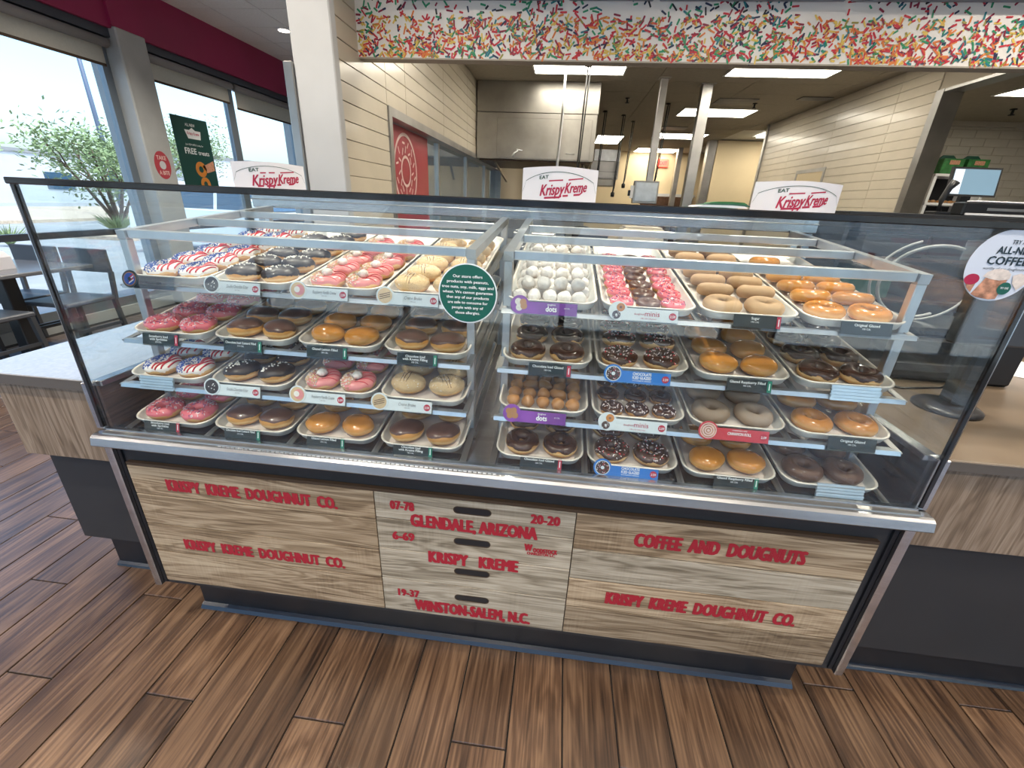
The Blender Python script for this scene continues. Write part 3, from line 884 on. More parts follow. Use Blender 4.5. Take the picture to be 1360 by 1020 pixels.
# ================================================================== RACKS
# level: front of tray (y), height of tray rim at the front (z), slope
LV = {1: (.016, .802, .155), 2: (.042, .925, .15), 3: (.087, 1.036, .155), 4: (.128, 1.177, .148)}
LNAME = {1: 'bottom', 2: 'second', 3: 'third', 4: 'top'}
RX = {'left': .040, 'right': 1.062}
TP = .2365      # tray pitch
def rack(side):
    x0 = RX[side]; x1 = x0+4*TP-.004
    r = thing('tray_rack', 'grey metal sloping tray rack in the %s half of the case' % side, 'rack', ((x0+x1)/2, .45, .765), 'sloping tray racks inside the case')
    pts = {'f': (.155, 1.275), 'b': (.795, 1.333)}
    for x in (x0+.006, x1-.006):
        for y, z in ((.155, 1.275), (.765, 1.328)):
            MB().bevbox(x-.011, x+.011, y-.011, y+.011, .770, z-.012, .002).build('post', 'aluminium', r)
            MB().bevbox(x-.016, x+.016, y-.016, y+.016, .767, .7735, .001).build('foot', 'steel_dull', r)
        MB().bar((x, .143, 1.274), (x, .785, 1.330), .024, .022).build('side_rail', 'aluminium', r)
    for y, z in ((.157, 1.2775), (.40, 1.2985), (.60, 1.316)):
        MB().bevbox(x0+.019, x1-.019, y-.009, y+.009, z-.012, z+.010, .002).build('cross_rail', 'aluminium', r)
    for L in (1, 2, 3, 4):
        yf, zr, s = LV[L]
        zb = zr-.0235                       # underside of tray at its front
        sh = MB()
        for i in range(5):
            xx = x0+i*TP-.002
            sh.bar((xx, yf-.012, zb-.006), (xx, yf+.66, zb-.006+s*.672), .016, .003)
        sh.bar((x0, yf+.30, zb-.011+s*.30), (x1, yf+.30, zb-.011+s*.30), .02, .004)
        sh.bar((x0, yf+.60, zb-.011+s*.60), (x1, yf+.60, zb-.011+s*.60), .02, .004)
        so_ = sh.build('shelf', 'steel_dull', r)
        if L > 1:
            MB().prism([(yf-.012, zb-.013), (yf-.015, zb-.0115), (yf-.011, zb-.002), (yf+.010, zb-.003), (yf+.010, zb-.006), (yf-.009, zb-.006)], lambda a, b, d: (d, a, b), x0-.004, x1+.006).build('price_channel', 'aluminium', so_)
        else:
            MB().prism([(yf+.004, .768), (yf+.004, zb-.009), (yf+.03, zb-.009), (yf+.03, .768)], lambda a, b, d: (d, a, b), x0+.01, x1-.01).build('front_skirt', 'black_gloss', so_)
        for i in range(1, 4):
            xx = x0+i*TP-.002
            MB().prism([(yf-.012, zb-.004), (yf+.05, zb-.004+s*.06), (yf+.05, zr+s*.05-.006), (yf+.012, zb+.006)], lambda a, b, d: (d, a, b), xx-.0012, xx+.0012).build('divider', 'acrylic', so_)
    return r
rack('left'); rack('right')

# ================================================================== TRAYS
def rrect(wx, wy, rad, n=5):
    pts = []
    for cx, cy, a0 in ((wx-rad, wy-rad, 0), (-wx+rad, wy-rad, 90), (-wx+rad, -wy+rad, 180), (wx-rad, -wy+rad, 270)):
        for i in range(n+1):
            a = math.radians(a0+90*i/n)
            pts.append((cx+rad*math.cos(a), cy+rad*math.sin(a)))
    return pts
TWD, TLN = .228, .655
def tray_meshes():
    a, b = TWD/2, TLN/2
    prof = [(.014, 0), (.009, .003), (.003, .018), (.000, .0215), (.002, .0235), (.005, .0228), (.0065, .0205), (.013, .006), (.020, .0028)]
    m = MB(); n = None
    vs = []
    for ins, z in prof:
        ring = rrect(a-ins, b-ins, max(.010, .042-ins)); n = len(ring)
        vs += [(x, y, z) for x, y in ring]
    fs = []
    for i in range(len(prof)-1):
        for k in range(n):
            fs.append((i*n+k, i*n+(k+1) % n, (i+1)*n+(k+1) % n, (i+1)*n+k))
    m.add(vs, fs, 0, True)
    m.add([(x, y, 0) for x, y in rrect(a-.016, b-.016, .026)], [tuple(range(n))[::-1]], 0)
    m.add([(x, y, .003) for x, y in rrect(a-.022, b-.022, .02)], [tuple(range(n))], 0)
    for i in range(len(m.f)):
        zs = [m.v[q][2] for q in m.f[i]]
        if min(zs) > .0175: m.m[i] = 1
    lin = MB()
    lin.prism(rrect(a-.021, b-.021, .02), lambda x, y, d: (x, y, d), .0030, .0037)
    return m.mesh('tray_pan', ['tray_metal', 'tray_rim_warm_light']), lin.mesh('liner', 'paper_liner')
PAN, LINER = tray_meshes()
ORD = ['first', 'second', 'third', 'fourth']
class Tray: pass
TRAYS = {}
for side in ('left', 'right'):
    for L in (4, 3, 2, 1):
        yf, zr, s = LV[L]
        for i in range(4):
            T = Tray(); TRAYS[(side, L, i)] = T
            ang = math.atan(s)
            cx = RX[side]+i*TP+TP/2-.002
            T.x, T.side, T.L, T.i, T.ang = cx, side, L, i, ang
            T.base = Vector((cx, yf, zr-.0235))
            # tray local frame: u along depth (up the slope), n normal
            T.u = Vector((0, math.cos(ang), math.sin(ang))); T.n = Vector((0, -math.sin(ang), math.cos(ang)))
def tray_obj(T, content):
    c = T.base+T.u*(TLN/2)
    o = thing('baking_tray', 'tray of %s, %s on the %s shelf, %s rack' % (content, ORD[T.i], LNAME[T.L], T.side), 'tray', c, 'metal trays on the racks', (T.ang, 0, 0))
    place(PAN, 'pan', o); place(LINER, 'liner', o)
    return o

# ================================================================== DOUGHNUTS
rgd = random.Random(11)
RR, Rr, FL = .0275, .0180, .92      # ring radius, tube radius, flattening -> 91 mm wide
def torus_pt(u, v, R=RR, r=Rr, e=0., wob=0, ph=0):
    a = 2*PI*u; b = v
    rr_ = r+e
    R2 = R*(1+.025*math.sin(3*a+ph)+.02*math.sin(2*a+2*ph))
    x = (R2+rr_*math.cos(b))*math.cos(a)
    y = (R2+rr_*math.cos(b))*math.sin(a)
    z = r*FL+rr_*FL*math.sin(b)*(1+.03*math.sin(2*a+ph*3))
    return (x, y, z)
def ring_mesh(name, m, R=RR, r=Rr, ph=0, nu=28, nv=12):
    return MB().grid(lambda u, v: torus_pt(u, 2*PI*v, R, r, 0, 0, ph), nu, nv, True, True).mesh(name, m)
def ring_icing(name, m, R=RR, r=Rr, ph=0, lo=-8, hi=188, wav=10, nu=32, nv=11, th=.0016):
    def fn(u, v):
        a = 2*PI*u
        l = math.radians(lo+wav*math.sin(5*a+ph)+wav*.7*math.sin(8*a+2.1*ph+1)); h = math.radians(hi+6*math.sin(4*a+ph))
        b = l+(h-l)*v
        e = th if 0 < v < 1 else -.0006
        return torus_pt(u, b, R, r, e, 0, ph)
    return MB().grid(fn, nu, nv, True, False).mesh(name, m)
def torus_h(x, y, R=RR, r=Rr, ph=0):
    a = math.atan2(y, x); R2 = R*(1+.025*math.sin(3*a+ph)+.02*math.sin(2*a+2*ph))
    d = math.hypot(x, y)-R2
    if abs(d) > r*.98: return None
    return r*FL+math.sqrt(r*r-d*d)*FL
def bun_pt(u, v, ax, ay, az, ph=0, e=0.):
    a = 2*PI*u; b = -PI/2+PI*v
    ex = .85
    cb = math.copysign(abs(math.cos(b))**ex, math.cos(b)); sb = math.copysign(abs(math.sin(b))**ex, math.sin(b))
    w_ = 1+.02*math.sin(3*a+ph)+.015*math.sin(5*a+2*ph)
    return ((ax+e)*cb*math.cos(a)*w_, (ay+e)*cb*math.sin(a)*w_, az+(az+e)*sb)
def bun_mesh(name, m, ax, ay, az, ph=0, nu=24, nv=12):
    return MB().grid(lambda u, v: bun_pt(u, v, ax, ay, az, ph), nu, nv, True, False).mesh(name, m)
def bun_h(x, y, ax, ay, az):
    q = 1-(x/ax)**2-(y/ay)**2
    return az+az*math.sqrt(max(q, .02))**.9 if q > .03 else None
def bun_cap(name, m, ax, ay, az, ph=0, lo=.48, lean=0.12, wav=.035, nu=28, nv=9):
    """icing over the top of a bun; its edge is wavy and hangs lower on one side"""
    def fn(u, v):
        a = 2*PI*u
        l = lo+wav*math.sin(3*a+ph)+wav*.5*math.sin(7*a+ph)-lean*math.sin(a)
        vv = l+(1-l)*v
        return bun_pt(u, vv, ax, ay, az, ph, .0016 if v > 0 else -.0005)
    return MB().grid(fn, nu, nv, True, False).mesh(name, m)
def bits(name, mats, hf, n, ext, shape, seed, cond=None, lift=.0010):
    """small sugar bits scattered on a surface given by its height function"""
    r_ = random.Random(seed); m = MB(); k = 0; tries = 0
    while k < n and tries < n*12:
        tries += 1
        x, y = r_.uniform(-ext, ext), r_.uniform(-ext, ext)
        if cond and not cond(x, y): continue
        h = hf(x, y)
        if h is None: continue
        hx, hy = hf(x+.002, y), hf(x, y+.002)
        if hx is None or hy is None: continue
        nrm = Vector((-(hx-h)/.002, -(hy-h)/.002, 1)).normalized()
        p = Vector((x, y, h))+nrm*lift
        a = r_.uniform(0, 2*PI)
        t = nrm.cross(Vector((math.cos(a), math.sin(a), .1))).normalized(); b = nrm.cross(t)
        mi = r_.randrange(len(mats))
        if shape == 'rod':
            l, w_ = r_.uniform(.0028, .0045), .0008
            vs = [p+t*l*s1+b*w_*s2+nrm*w_*s3 for s1 in (-.6, .6) for s2 in (-1, 1) for s3 in (-.6, 1)]
            m.add(vs, [(0, 1, 3, 2), (4, 6, 7, 5), (0, 4, 5, 1), (2, 3, 7, 6), (1, 5, 7, 3)], mi)
        elif shape == 'crumb':
            l = r_.uniform(.0012, .0030)
            vs = [p+t*l, p+b*l, p-t*l, p-b*l*.8, p+nrm*l*1.1]
            m.add(vs, [(0, 1, 4), (1, 2, 4), (2, 3, 4), (3, 0, 4)], mi)
        else:
            l = .0027
            q = p+nrm*l*.5
            vs = [q+nrm*l]+[q+(t*math.cos(c*PI/3)+b*math.sin(c*PI/3))*l*.87+nrm*l*.45 for c in range(6)]+[q+(t*math.cos(c*PI/3)+b*math.sin(c*PI/3))*l*.87-nrm*l*.45 for c in range(6)]
            m.add(vs, [(0, 1+c, 1+(c+1) % 6) for c in range(6)]+[(1+c, 7+c, 7+(c+1) % 6, 1+(c+1) % 6) for c in range(6)], mi, True)
        k += 1
    return m.mesh(name, mats)
def drizzle(name, m, hf, lines, w_=.0016, lift=.0008):
    mb = MB()
    for (x0, y0, x1, y1) in lines:
        run = []
        for i in range(25):
            t = i/24; x = x0+(x1-x0)*t+.0012*math.sin(9*t+x0*300); y = y0+(y1-y0)*t
            h = hf(x, y)
            if h is None:
                if len(run) > 2: mb.tube(run, w_, 6)
                run = []
            else: run.append((x, y, h+lift))
        if len(run) > 2: mb.tube(run, w_, 6)
    return mb.mesh(name, m)
def dollop(name, m, x, y, z, r, seed=0):
    r_ = random.Random(seed)
    def fn(u, v):
        a = 2*PI*u; b = PI*v
        q = r*(1+.16*math.cos(7*a)*math.sin(b))*(1-.25*v)
        return (x+q*math.sin(b)*math.cos(a), y+q*math.sin(b)*math.sin(a), z+r*.75*math.cos(b))
    return MB().grid(fn, 21, 8, True, False, flip=True).mesh(name, m)
NV = 3
KINDS = {}
def kind(key, name, desc, variants, size, single=False):
    KINDS[key] = (name, desc, variants, size)
def rh(ph): return lambda x, y: (lambda h: None if h is None else h+.0012)(torus_h(x, y, RR, Rr, ph))
BX, BY, BZ = .046, .039, .0215
def bh(x, y): return bun_h(x, y, BX, BY, BZ)
# ring doughnuts
kind('glazed', 'glazed_doughnut', 'golden glazed ring doughnut', [[('dough', ring_mesh('dough', 'dough_glazed', ph=p))] for p in range(NV)], .046)
kind('sugar', 'sugar_doughnut', 'sugar-dusted ring doughnut', [[('dough', ring_mesh('dough', 'dough_sugar', ph=p))] for p in range(NV)], .046)
kind('cinnamon', 'sugar_doughnut', 'grey-brown sugared ring doughnut', [[('dough', ring_mesh('dough', 'dough_cinnamon', ph=p))] for p in range(NV)], .046)
kind('cocoa', 'cake_doughnut', 'dark cocoa cake ring doughnut', [[('dough', ring_mesh('dough', 'dough_cocoa', ph=p))] for p in range(NV)], .046)
kind('choc', 'iced_doughnut', 'chocolate-iced ring doughnut', [[('dough', ring_mesh('dough', 'dough_ring', ph=p)), ('icing', ring_icing('icing', 'choc_icing', ph=p, lo=12))] for p in range(NV)], .046)
kind('chocspr', 'iced_doughnut', 'chocolate ring doughnut with white sprinkles', [[('dough', ring_mesh('dough', 'dough_ring', ph=p)), ('icing', ring_icing('icing', 'choc_icing', ph=p, lo=6)),
     ('sprinkles', bits('sprinkles', ['sprinkle_white', 'sprinkle_white', 'sprinkle_white', 'sprinkle_red'], rh(p), 62, .046, 'rod', p))] for p in range(NV)], .046)
kind('pink', 'iced_doughnut', 'pink-iced ring doughnut with sprinkles', [[('dough', ring_mesh('dough', 'dough_ring', ph=p)), ('icing', ring_icing('icing', 'pink_icing', ph=p, lo=-2)),
     ('sprinkles', bits('sprinkles', ['sprinkle_white', 'sprinkle_violet', 'sprinkle_white', 'sprinkle_red'], rh(p), 130, .046, 'rod', 20+p))] for p in range(NV)], .046)
def flag(p):
    h = rh(p)
    return [('dough', ring_mesh('dough', 'dough_ring', ph=p)), ('icing', ring_icing('icing', 'white_icing', ph=p, lo=2)),
            ('blue_sugar', bits('blue_sugar', ['sprinkle_blue', 'sprinkle_blue', 'sprinkle_blue', 'sprinkle_blue', 'sprinkle_blue', 'pearl'], h, 300, .046, 'crumb', 40+p, lambda x, y: x < -.002+.006*math.sin(y*90), .0004)),
            ('red_stripes', drizzle('red_stripes', 'drizzle_red', h, [(c, -.045, c+.006, .045) for c in (.006, .016, .026, .036)], .0022))]
kind('flag', 'iced_doughnut', 'red, white and blue ring doughnut', [flag(p) for p in range(NV)], .046)
# filled doughnuts
def bun(p, m='dough_bun'): return ('dough', bun_mesh('dough', m, BX, BY, BZ, p))
kind('lemon', 'filled_doughnut', 'plump shiny glazed filled doughnut', [[bun(p, 'dough_bun_glazed')] for p in range(NV)], .046)
kind('custard', 'filled_doughnut', 'filled doughnut with chocolate top', [[bun(p), ('icing', bun_cap('icing', 'choc_brown', BX, BY, BZ, p, .54, .10))] for p in range(NV)], .046)
def pearls(p):
    return [bun(p), ('icing', bun_cap('icing', 'choc_dark', BX, BY, BZ, p, .46, .10)), ('pearls', bits('pearls', ['pearl'], lambda x, y: bh(x, y), 24, .034, 'pearl', 60+p, lambda x, y: abs(y-.25*x-.002) < .013))]
kind('pearl', 'filled_doughnut', 'dark chocolate doughnut with pearls', [pearls(p) for p in range(NV)], .046)
def raspberry(p):
    h = rh(p)
    return [('dough', ring_mesh('dough', 'dough_ring', ph=p)), ('icing', ring_icing('icing', 'pink_pale', ph=p, lo=0)),
            ('crumbs', bits('crumbs', ['crumb', 'white_icing', 'crumb'], h, 240, .046, 'crumb', 80+p, lambda x, y: x < -.004)),
            ('drizzle', drizzle('drizzle', 'drizzle_red', h, [(.004, .02-.016*i, .045, .028-.016*i) for i in range(4)], .0010)),
            ('cream_swirl', dollop('cream_swirl', 'cream', -.002, .002, .036, .0145, p))]
kind('raspberry', 'cream_doughnut', 'pink crumbed doughnut with cream swirl', [raspberry(p) for p in range(NV)], .046)
def brulee(p):
    return [bun(p), ('crumb_coat', bun_cap('crumb_coat', 'crumb_tan', BX, BY, BZ, p, .44, .03)),
            ('crumbs', bits('crumbs', ['crumb', 'crumb_tan', 'cream'], bh, 190, .046, 'crumb', 120+p)),
            ('drizzle', drizzle('drizzle', 'drizzle_choc', bh, [(-.006+.009*i, -.034, -.022+.009*i, .034) for i in range(3)], .0010, .0018))]
kind('brulee', 'filled_doughnut', 'crumb-coated doughnut with drizzle', [brulee(p) for p in range(NV)], .046)
# minis and holes
MR, Mr = .0175, .0122
def mh(x, y): return (lambda h: None if h is None else h+.001)(torus_h(x, y, MR, Mr, 1))
mring = ring_mesh('dough', 'dough_ring', MR, Mr, 1, 22, 10)
kind('minichoc', 'mini_doughnut', 'mini ring doughnut with smooth chocolate icing', [[('dough', mring), ('icing', ring_icing('icing', 'choc_icing', MR, Mr, 1, 8, nu=26, nv=9))]], .030)
kind('minichocspr', 'mini_doughnut', 'mini chocolate doughnut with white sprinkles', [[('dough', mring), ('icing', ring_icing('icing', 'choc_icing', MR, Mr, 1, 8, nu=26, nv=9)), ('sprinkles', bits('sprinkles', ['sprinkle_white'], mh, 30, .03, 'rod', q))] for q in range(2)], .030)
kind('minibrown', 'mini_doughnut', 'mini ring doughnut with milk chocolate icing', [[('dough', mring), ('icing', ring_icing('icing', 'choc_brown', MR, Mr, 1, 2, nu=26, nv=9))]], .030)
kind('minipink', 'mini_doughnut', 'mini pink doughnut thick with sprinkles', [[('dough', mring), ('icing', ring_icing('icing', 'pink_icing', MR, Mr, 1, -4, nu=26, nv=9)), ('sprinkles', bits('sprinkles', ['sprinkle_white', 'sprinkle_red', 'pink_pale', 'sprinkle_violet'], mh, 70, .03, 'rod', 90+q))] for q in range(2)], .030)
def hole(p, m, r=.0165, el=1.10):
    def fn(u, v):
        a = 2*PI*u; b = -PI/2+PI*v
        nx, ny, nz = math.cos(b)*math.cos(a), math.cos(b)*math.sin(a), math.sin(b)
        q = r*(1+.05*math.sin(4*nx+p)+.05*math.sin(4.6*ny+2*p)+.035*math.sin(5*nz+3*p+2*nx))
        return (q*nx*el, q*ny, r*.96+q*nz*.97)
    return MB().grid(fn, 16, 10, True, False).mesh('dough', m)
kind('powder', 'doughnut_hole', 'powdered doughnut hole', [[('dough', hole(p, 'dough_powder', .0172))] for p in range(4)], .017)
kind('hole', 'doughnut_hole', 'glazed brown doughnut hole', [[('dough', hole(p, 'dough_hole', .0168, 1.0+.08*p))] for p in range(5)], .017)
PROTO = {}
def doughnut(key, T, u, x, tilt=0., yaw=0., where='', lift=0., group=None, label=None):
    """stand one doughnut in a tray: x across the tray, u up the tray"""
    name, desc, variants, size = KINDS[key]
    vi = rgd.randrange(len(variants))
    loc = T.base+Vector((x, 0, 0))+T.u*u+T.n*(.0038+lift)
    rot = Matrix.Rotation(T.ang+tilt, 4, 'X') @ Matrix.Rotation(yaw, 4, 'Z')
    lab = label or '%s, %s, %s tray, %s shelf, %s rack' % (desc, where, ORD[T.i], LNAME[T.L], T.side)
    if (key, vi) not in PROTO:
        if len(variants[vi]) == 1:
            o = bpy.data.objects.new(name, variants[vi][0][1]); COL.objects.link(o)
        else:
            o = thing(name, '', '')
            for pn, me in variants[vi]: place(me, pn, o)
        PROTO[(key, vi)] = o
    else:
        o = copy_tree(PROTO[(key, vi)])
    o.matrix_world = Matrix.Translation(loc) @ rot
    tag(o, lab, 'doughnut', group or ('%ss in the trays' % desc))
    return o
NTH = ['first', 'second', 'third', 'fourth', 'fifth', 'sixth', 'seventh', 'eighth', 'ninth', 'tenth', 'eleventh', 'twelfth', 'thirteenth', 'fourteenth']
RW_ = ['front row', 'second row', 'third row', 'fourth row', 'fifth row', 'sixth row', 'seventh row']
def fill(side, L, i, keys, rows, content, start=.062, pitch=.088, tilt=0., cols=2, missing=(), jit=.0035, yawr=3.14, dx=None, yaw0=0., lift=0.):
    T = TRAYS[(side, L, i)]; tray_obj(T, content)
    w_ = dx or {2: .050, 3: .0655}[cols]
    for r_ in range(rows):
        for c in range(cols):
            if (r_, c) in missing: continue
            key = keys(r_, c) if callable(keys) else keys
            x = (c-(cols-1)/2)*2*w_ if cols == 2 else (c-1)*w_
            side_ = ('left', 'right')[c] if cols == 2 else ('left', 'middle', 'right')[c]
            size = KINDS[key][3]
            tl = tilt*(0 if r_ == 0 else 1)
            lf = (size*math.sin(abs(tl))*.80 if tl else 0)+lift
            doughnut(key, T, start+pitch*r_+rgd.uniform(-jit, jit), x+rgd.uniform(-jit, jit), tl, yaw0+rgd.uniform(-yawr, yawr), RW_[r_]+' '+side_, lf)
# left rack -----------------------------------------------------------------------------
fill('left', 4, 0, 'flag', 6, 'red, white and blue doughnuts', pitch=.096, yawr=.25, tilt=.0)
fill('left', 4, 1, 'pearl', 6, 'dark chocolate pearl doughnuts', pitch=.092, yawr=.3, yaw0=.3, missing=((5, 0),))
fill('left', 4, 2, 'raspberry', 5, 'pink cream-topped doughnuts', pitch=.096, yawr=.25)
fill('left', 4, 3, 'brulee', 6, 'crumb-coated drizzled doughnuts', pitch=.086, yawr=.3, tilt=.0)
fill('left', 3, 0, 'pink', 4, 'pink sprinkled doughnuts', pitch=.095)
fill('left', 3, 1, 'custard', 5, 'chocolate-topped custard doughnuts', pitch=.086, yawr=.55)
fill('left', 3, 2, 'lemon', 5, 'shiny glazed filled doughnuts', pitch=.084, yawr=.55)
fill('left', 3, 3, 'custard', 5, 'chocolate-topped cream-filled doughnuts', pitch=.086, yawr=.55)
fill('left', 2, 0, 'flag', 3, 'red, white and blue doughnuts', pitch=.098, yawr=.2, missing=((2, 0),))
fill('left', 2, 1, 'pearl', 3, 'dark chocolate pearl doughnuts', pitch=.090, yawr=.3, yaw0=.3)
fill('left', 2, 2, 'raspberry', 3, 'pink cream-topped doughnuts', pitch=.097, yawr=.2)
fill('left', 2, 3, 'brulee', 2, 'crumb-coated drizzled doughnuts', start=.070, pitch=.088, yawr=.3)
fill('left', 1, 0, 'pink', 2, 'pink sprinkled doughnuts', start=.064, pitch=.098)
fill('left', 1, 1, 'custard', 2, 'chocolate-topped custard doughnuts', start=.060, pitch=.092, yawr=.55)
fill('left', 1, 2, 'lemon', 2, 'shiny glazed filled doughnuts', start=.060, pitch=.10, yawr=.55)
fill('left', 1, 3, 'custard', 2, 'chocolate-topped cream-filled doughnuts', start=.060, pitch=.098, yawr=.55)
# right rack ----------------------------------------------------------------------------
T = TRAYS[('right', 4, 0)]; tray_obj(T, 'powdered doughnut holes')
for r_ in range(14):
    for c in range(5):
        doughnut('powder', T, .040+.041*r_+rgd.uniform(-.003, .003), (c-2)*.037+(.006 if r_ % 2 else -.006)+rgd.uniform(-.002, .002), 0, rgd.uniform(0, 6), lift=0, group='powdered doughnut holes', label='powdered doughnut hole, %s row from front, %s from left, purple-tagged top tray' % (NTH[r_], NTH[c]))
for r_ in range(6):
    for c in range(4):
        doughnut('powder', T, .062+.082*r_+rgd.uniform(-.005, .005), (c-1.5)*.042+rgd.uniform(-.004, .004), 0, rgd.uniform(0, 6), lift=.027, group='powdered doughnut holes', label='powdered doughnut hole piled on others, %s row, %s from left, top tray' % (NTH[r_], NTH[c]))
fill('right', 4, 1, lambda r_, c: 'minibrown' if c == 1 else 'minipink', 7, 'pink and chocolate mini doughnuts', start=.046, pitch=.068, cols=3)
fill('right', 4, 2, 'sugar', 7, 'sugar-dusted ring doughnuts', pitch=.078, tilt=-.28)
fill('right', 4, 3, 'glazed', 6, 'golden glazed ring doughnuts', pitch=.079, tilt=-.25, missing=((5, 1),))
fill('right', 3, 0, 'choc', 4, 'chocolate-iced ring doughnuts', pitch=.093)
fill('right', 3, 1, 'chocspr', 4, 'sprinkled chocolate doughnuts', pitch=.080, tilt=-.22)
fill('right', 3, 2, 'lemon', 4, 'glazed raspberry-filled doughnuts', pitch=.088, yawr=.55)
fill('right', 3, 3, 'choc', 4, 'chocolate-iced ring doughnuts', pitch=.094)
T = TRAYS[('right', 2, 0)]; tray_obj(T, 'glazed doughnut holes')
for r_ in range(6):
    for c in range(5):
        doughnut('hole', T, .036+.040*r_+rgd.uniform(-.004, .004), (c-2)*.038+rgd.uniform(-.0015, .0015), 0, rgd.uniform(0, 6), group='glazed doughnut holes', label='brown doughnut hole, %s row from front, %s from left, lower purple-tagged tray' % (NTH[r_], NTH[c]))
fill('right', 2, 1, lambda r_, c: 'minichoc' if r_ == 1 else 'minichocspr', 3, 'mini chocolate doughnuts', start=.046, pitch=.066, cols=3)
fill('right', 2, 2, 'cinnamon', 2, 'grey-brown sugared doughnuts', start=.066, pitch=.096)
fill('right', 2, 3, 'glazed', 2, 'golden glazed ring doughnuts', pitch=.084, tilt=-.18)
fill('right', 1, 0, 'choc', 2, 'chocolate-iced ring doughnuts', start=.062, pitch=.098)
fill('right', 1, 1, 'chocspr', 2, 'sprinkled chocolate doughnuts', start=.064, pitch=.096)
fill('right', 1, 2, 'lemon', 2, 'glazed raspberry-filled doughnuts', start=.060, pitch=.096, yawr=.55)
fill('right', 1, 3, 'cocoa', 2, 'cocoa cake doughnuts', start=.062, pitch=.094)

# ================================================================== PRICE TAGS
# the faces lean back a little; each clips to the front of its shelf
TY = {4: (.113, 1.162), 3: (.072, 1.018), 2: (.028, .909), 1: (.0105, .7885)}
LEAN = .28
TR = Vector((1, 0, 0)); TU = Vector((0, math.sin(LEAN), math.cos(LEAN))); TN = Vector((0, -math.cos(LEAN), math.sin(LEAN)))
def tag_base(T, x0, x1, desc, h):
    y, z = TY[T.L]
    c = Vector(((x0+x1)/2, y, z))
    o = thing('price_tag', '%s, %s tag on the %s shelf, %s rack' % (desc, ORD[T.i], LNAME[T.L], T.side), 'price tag', c, 'price tags along the shelves')
    return o, c
def quad(mb, c, x0, x1, z0, z1, d, mi=0, th=.0):
    """plate on the leaning plane through c"""
    P = lambda x, q, e: Vector((x, 0, 0))+Vector((0, c.y, c.z))+TU*q+TN*e
    if th:
        vs = [P(x0, z0, d), P(x1, z0, d), P(x1, z1, d), P(x0, z1, d), P(x0, z0, d-th), P(x1, z0, d-th), P(x1, z1, d-th), P(x0, z1, d-th)]
        mb.add(vs, [(0, 1, 2, 3), (7, 6, 5, 4), (0, 4, 5, 1), (1, 5, 6, 2), (2, 6, 7, 3), (3, 7, 4, 0)], mi)
    else:
        mb.add([P(x0, z0, d), P(x1, z0, d), P(x1, z1, d), P(x0, z1, d)], [(0, 1, 2, 3)], mi)
def ttext(mb, c, s, x, q, w_, h, mi=0, bold=.01, shear=0., d=.0008):
    O = Vector((x, c.y, c.z))+TU*q+TN*d
    put_text(mb, s, O, TR, TU, w_, h, mi, bold, shear)
def holder(o, c, x0, x1, hh):
    mb = MB(); quad(mb, c, x0-.001, x1+.001, -hh-.0045, -hh-.0005, .0006, 0, .003)
    quad(mb, c, x0-.002, x1+.002, -hh-.004, hh+.001, -.0026, 0, .0006)
    mb.build('clip', 'acrylic', o)
def black_tag(side, L, i, x0, x1, lines, end=None):
    T = TRAYS[(side, L, i)]
    o, c = tag_base(T, x0, x1, 'small black price tag', .016); hh = .0145
    mb = MB(); quad(mb, c, x0, x1, -hh, hh, 0, 0, .002); mb.build('card', 'tag_black', o)
    holder(o, c, x0, x1, hh)
    t = MB(); xm = (x0+x1)/2-(.005 if end else 0); n = len(lines)
    for j, s in enumerate(lines):
        q = .0075-j*(.0085 if n < 3 else .0075)
        big = j < n-1
        ttext(t, c, s, xm, q, min((x1-x0)*.80, len(s)*(.0036 if big else .0026)), .0062 if big else .0042, 0, .01 if big else 0)
    t.build('lettering', 'text_white', o)
    if end:
        e = MB(); quad(e, c, x1-.010, x1-.001, -hh+.001, hh-.001, .0005); e.build('end_mark', 'tag_red' if end == 'red' else 'tag_green', o)
        e = MB(); quad(e, c, x1-.0065, x1-.0045, -hh*.55, hh*.55, .0009); e.build('mark_lettering', 'text_white', o)
def ribbed_tag(side, L, i, x0, x1):
    T = TRAYS[(side, L, i)]
    o, c = tag_base(T, x0, x1, 'empty ribbed grey holder', .016)
    mb = MB()
    for j in range(5): quad(mb, c, x0, x1, -.018+j*.0074, -.018+j*.0074+.0058, .001+(.0012 if j % 2 else 0), 0, .003)
    quad(mb, c, x0, x1, -.018, .018, -.002, 0, .002)
    mb.build('ribs', 'aluminium', o)
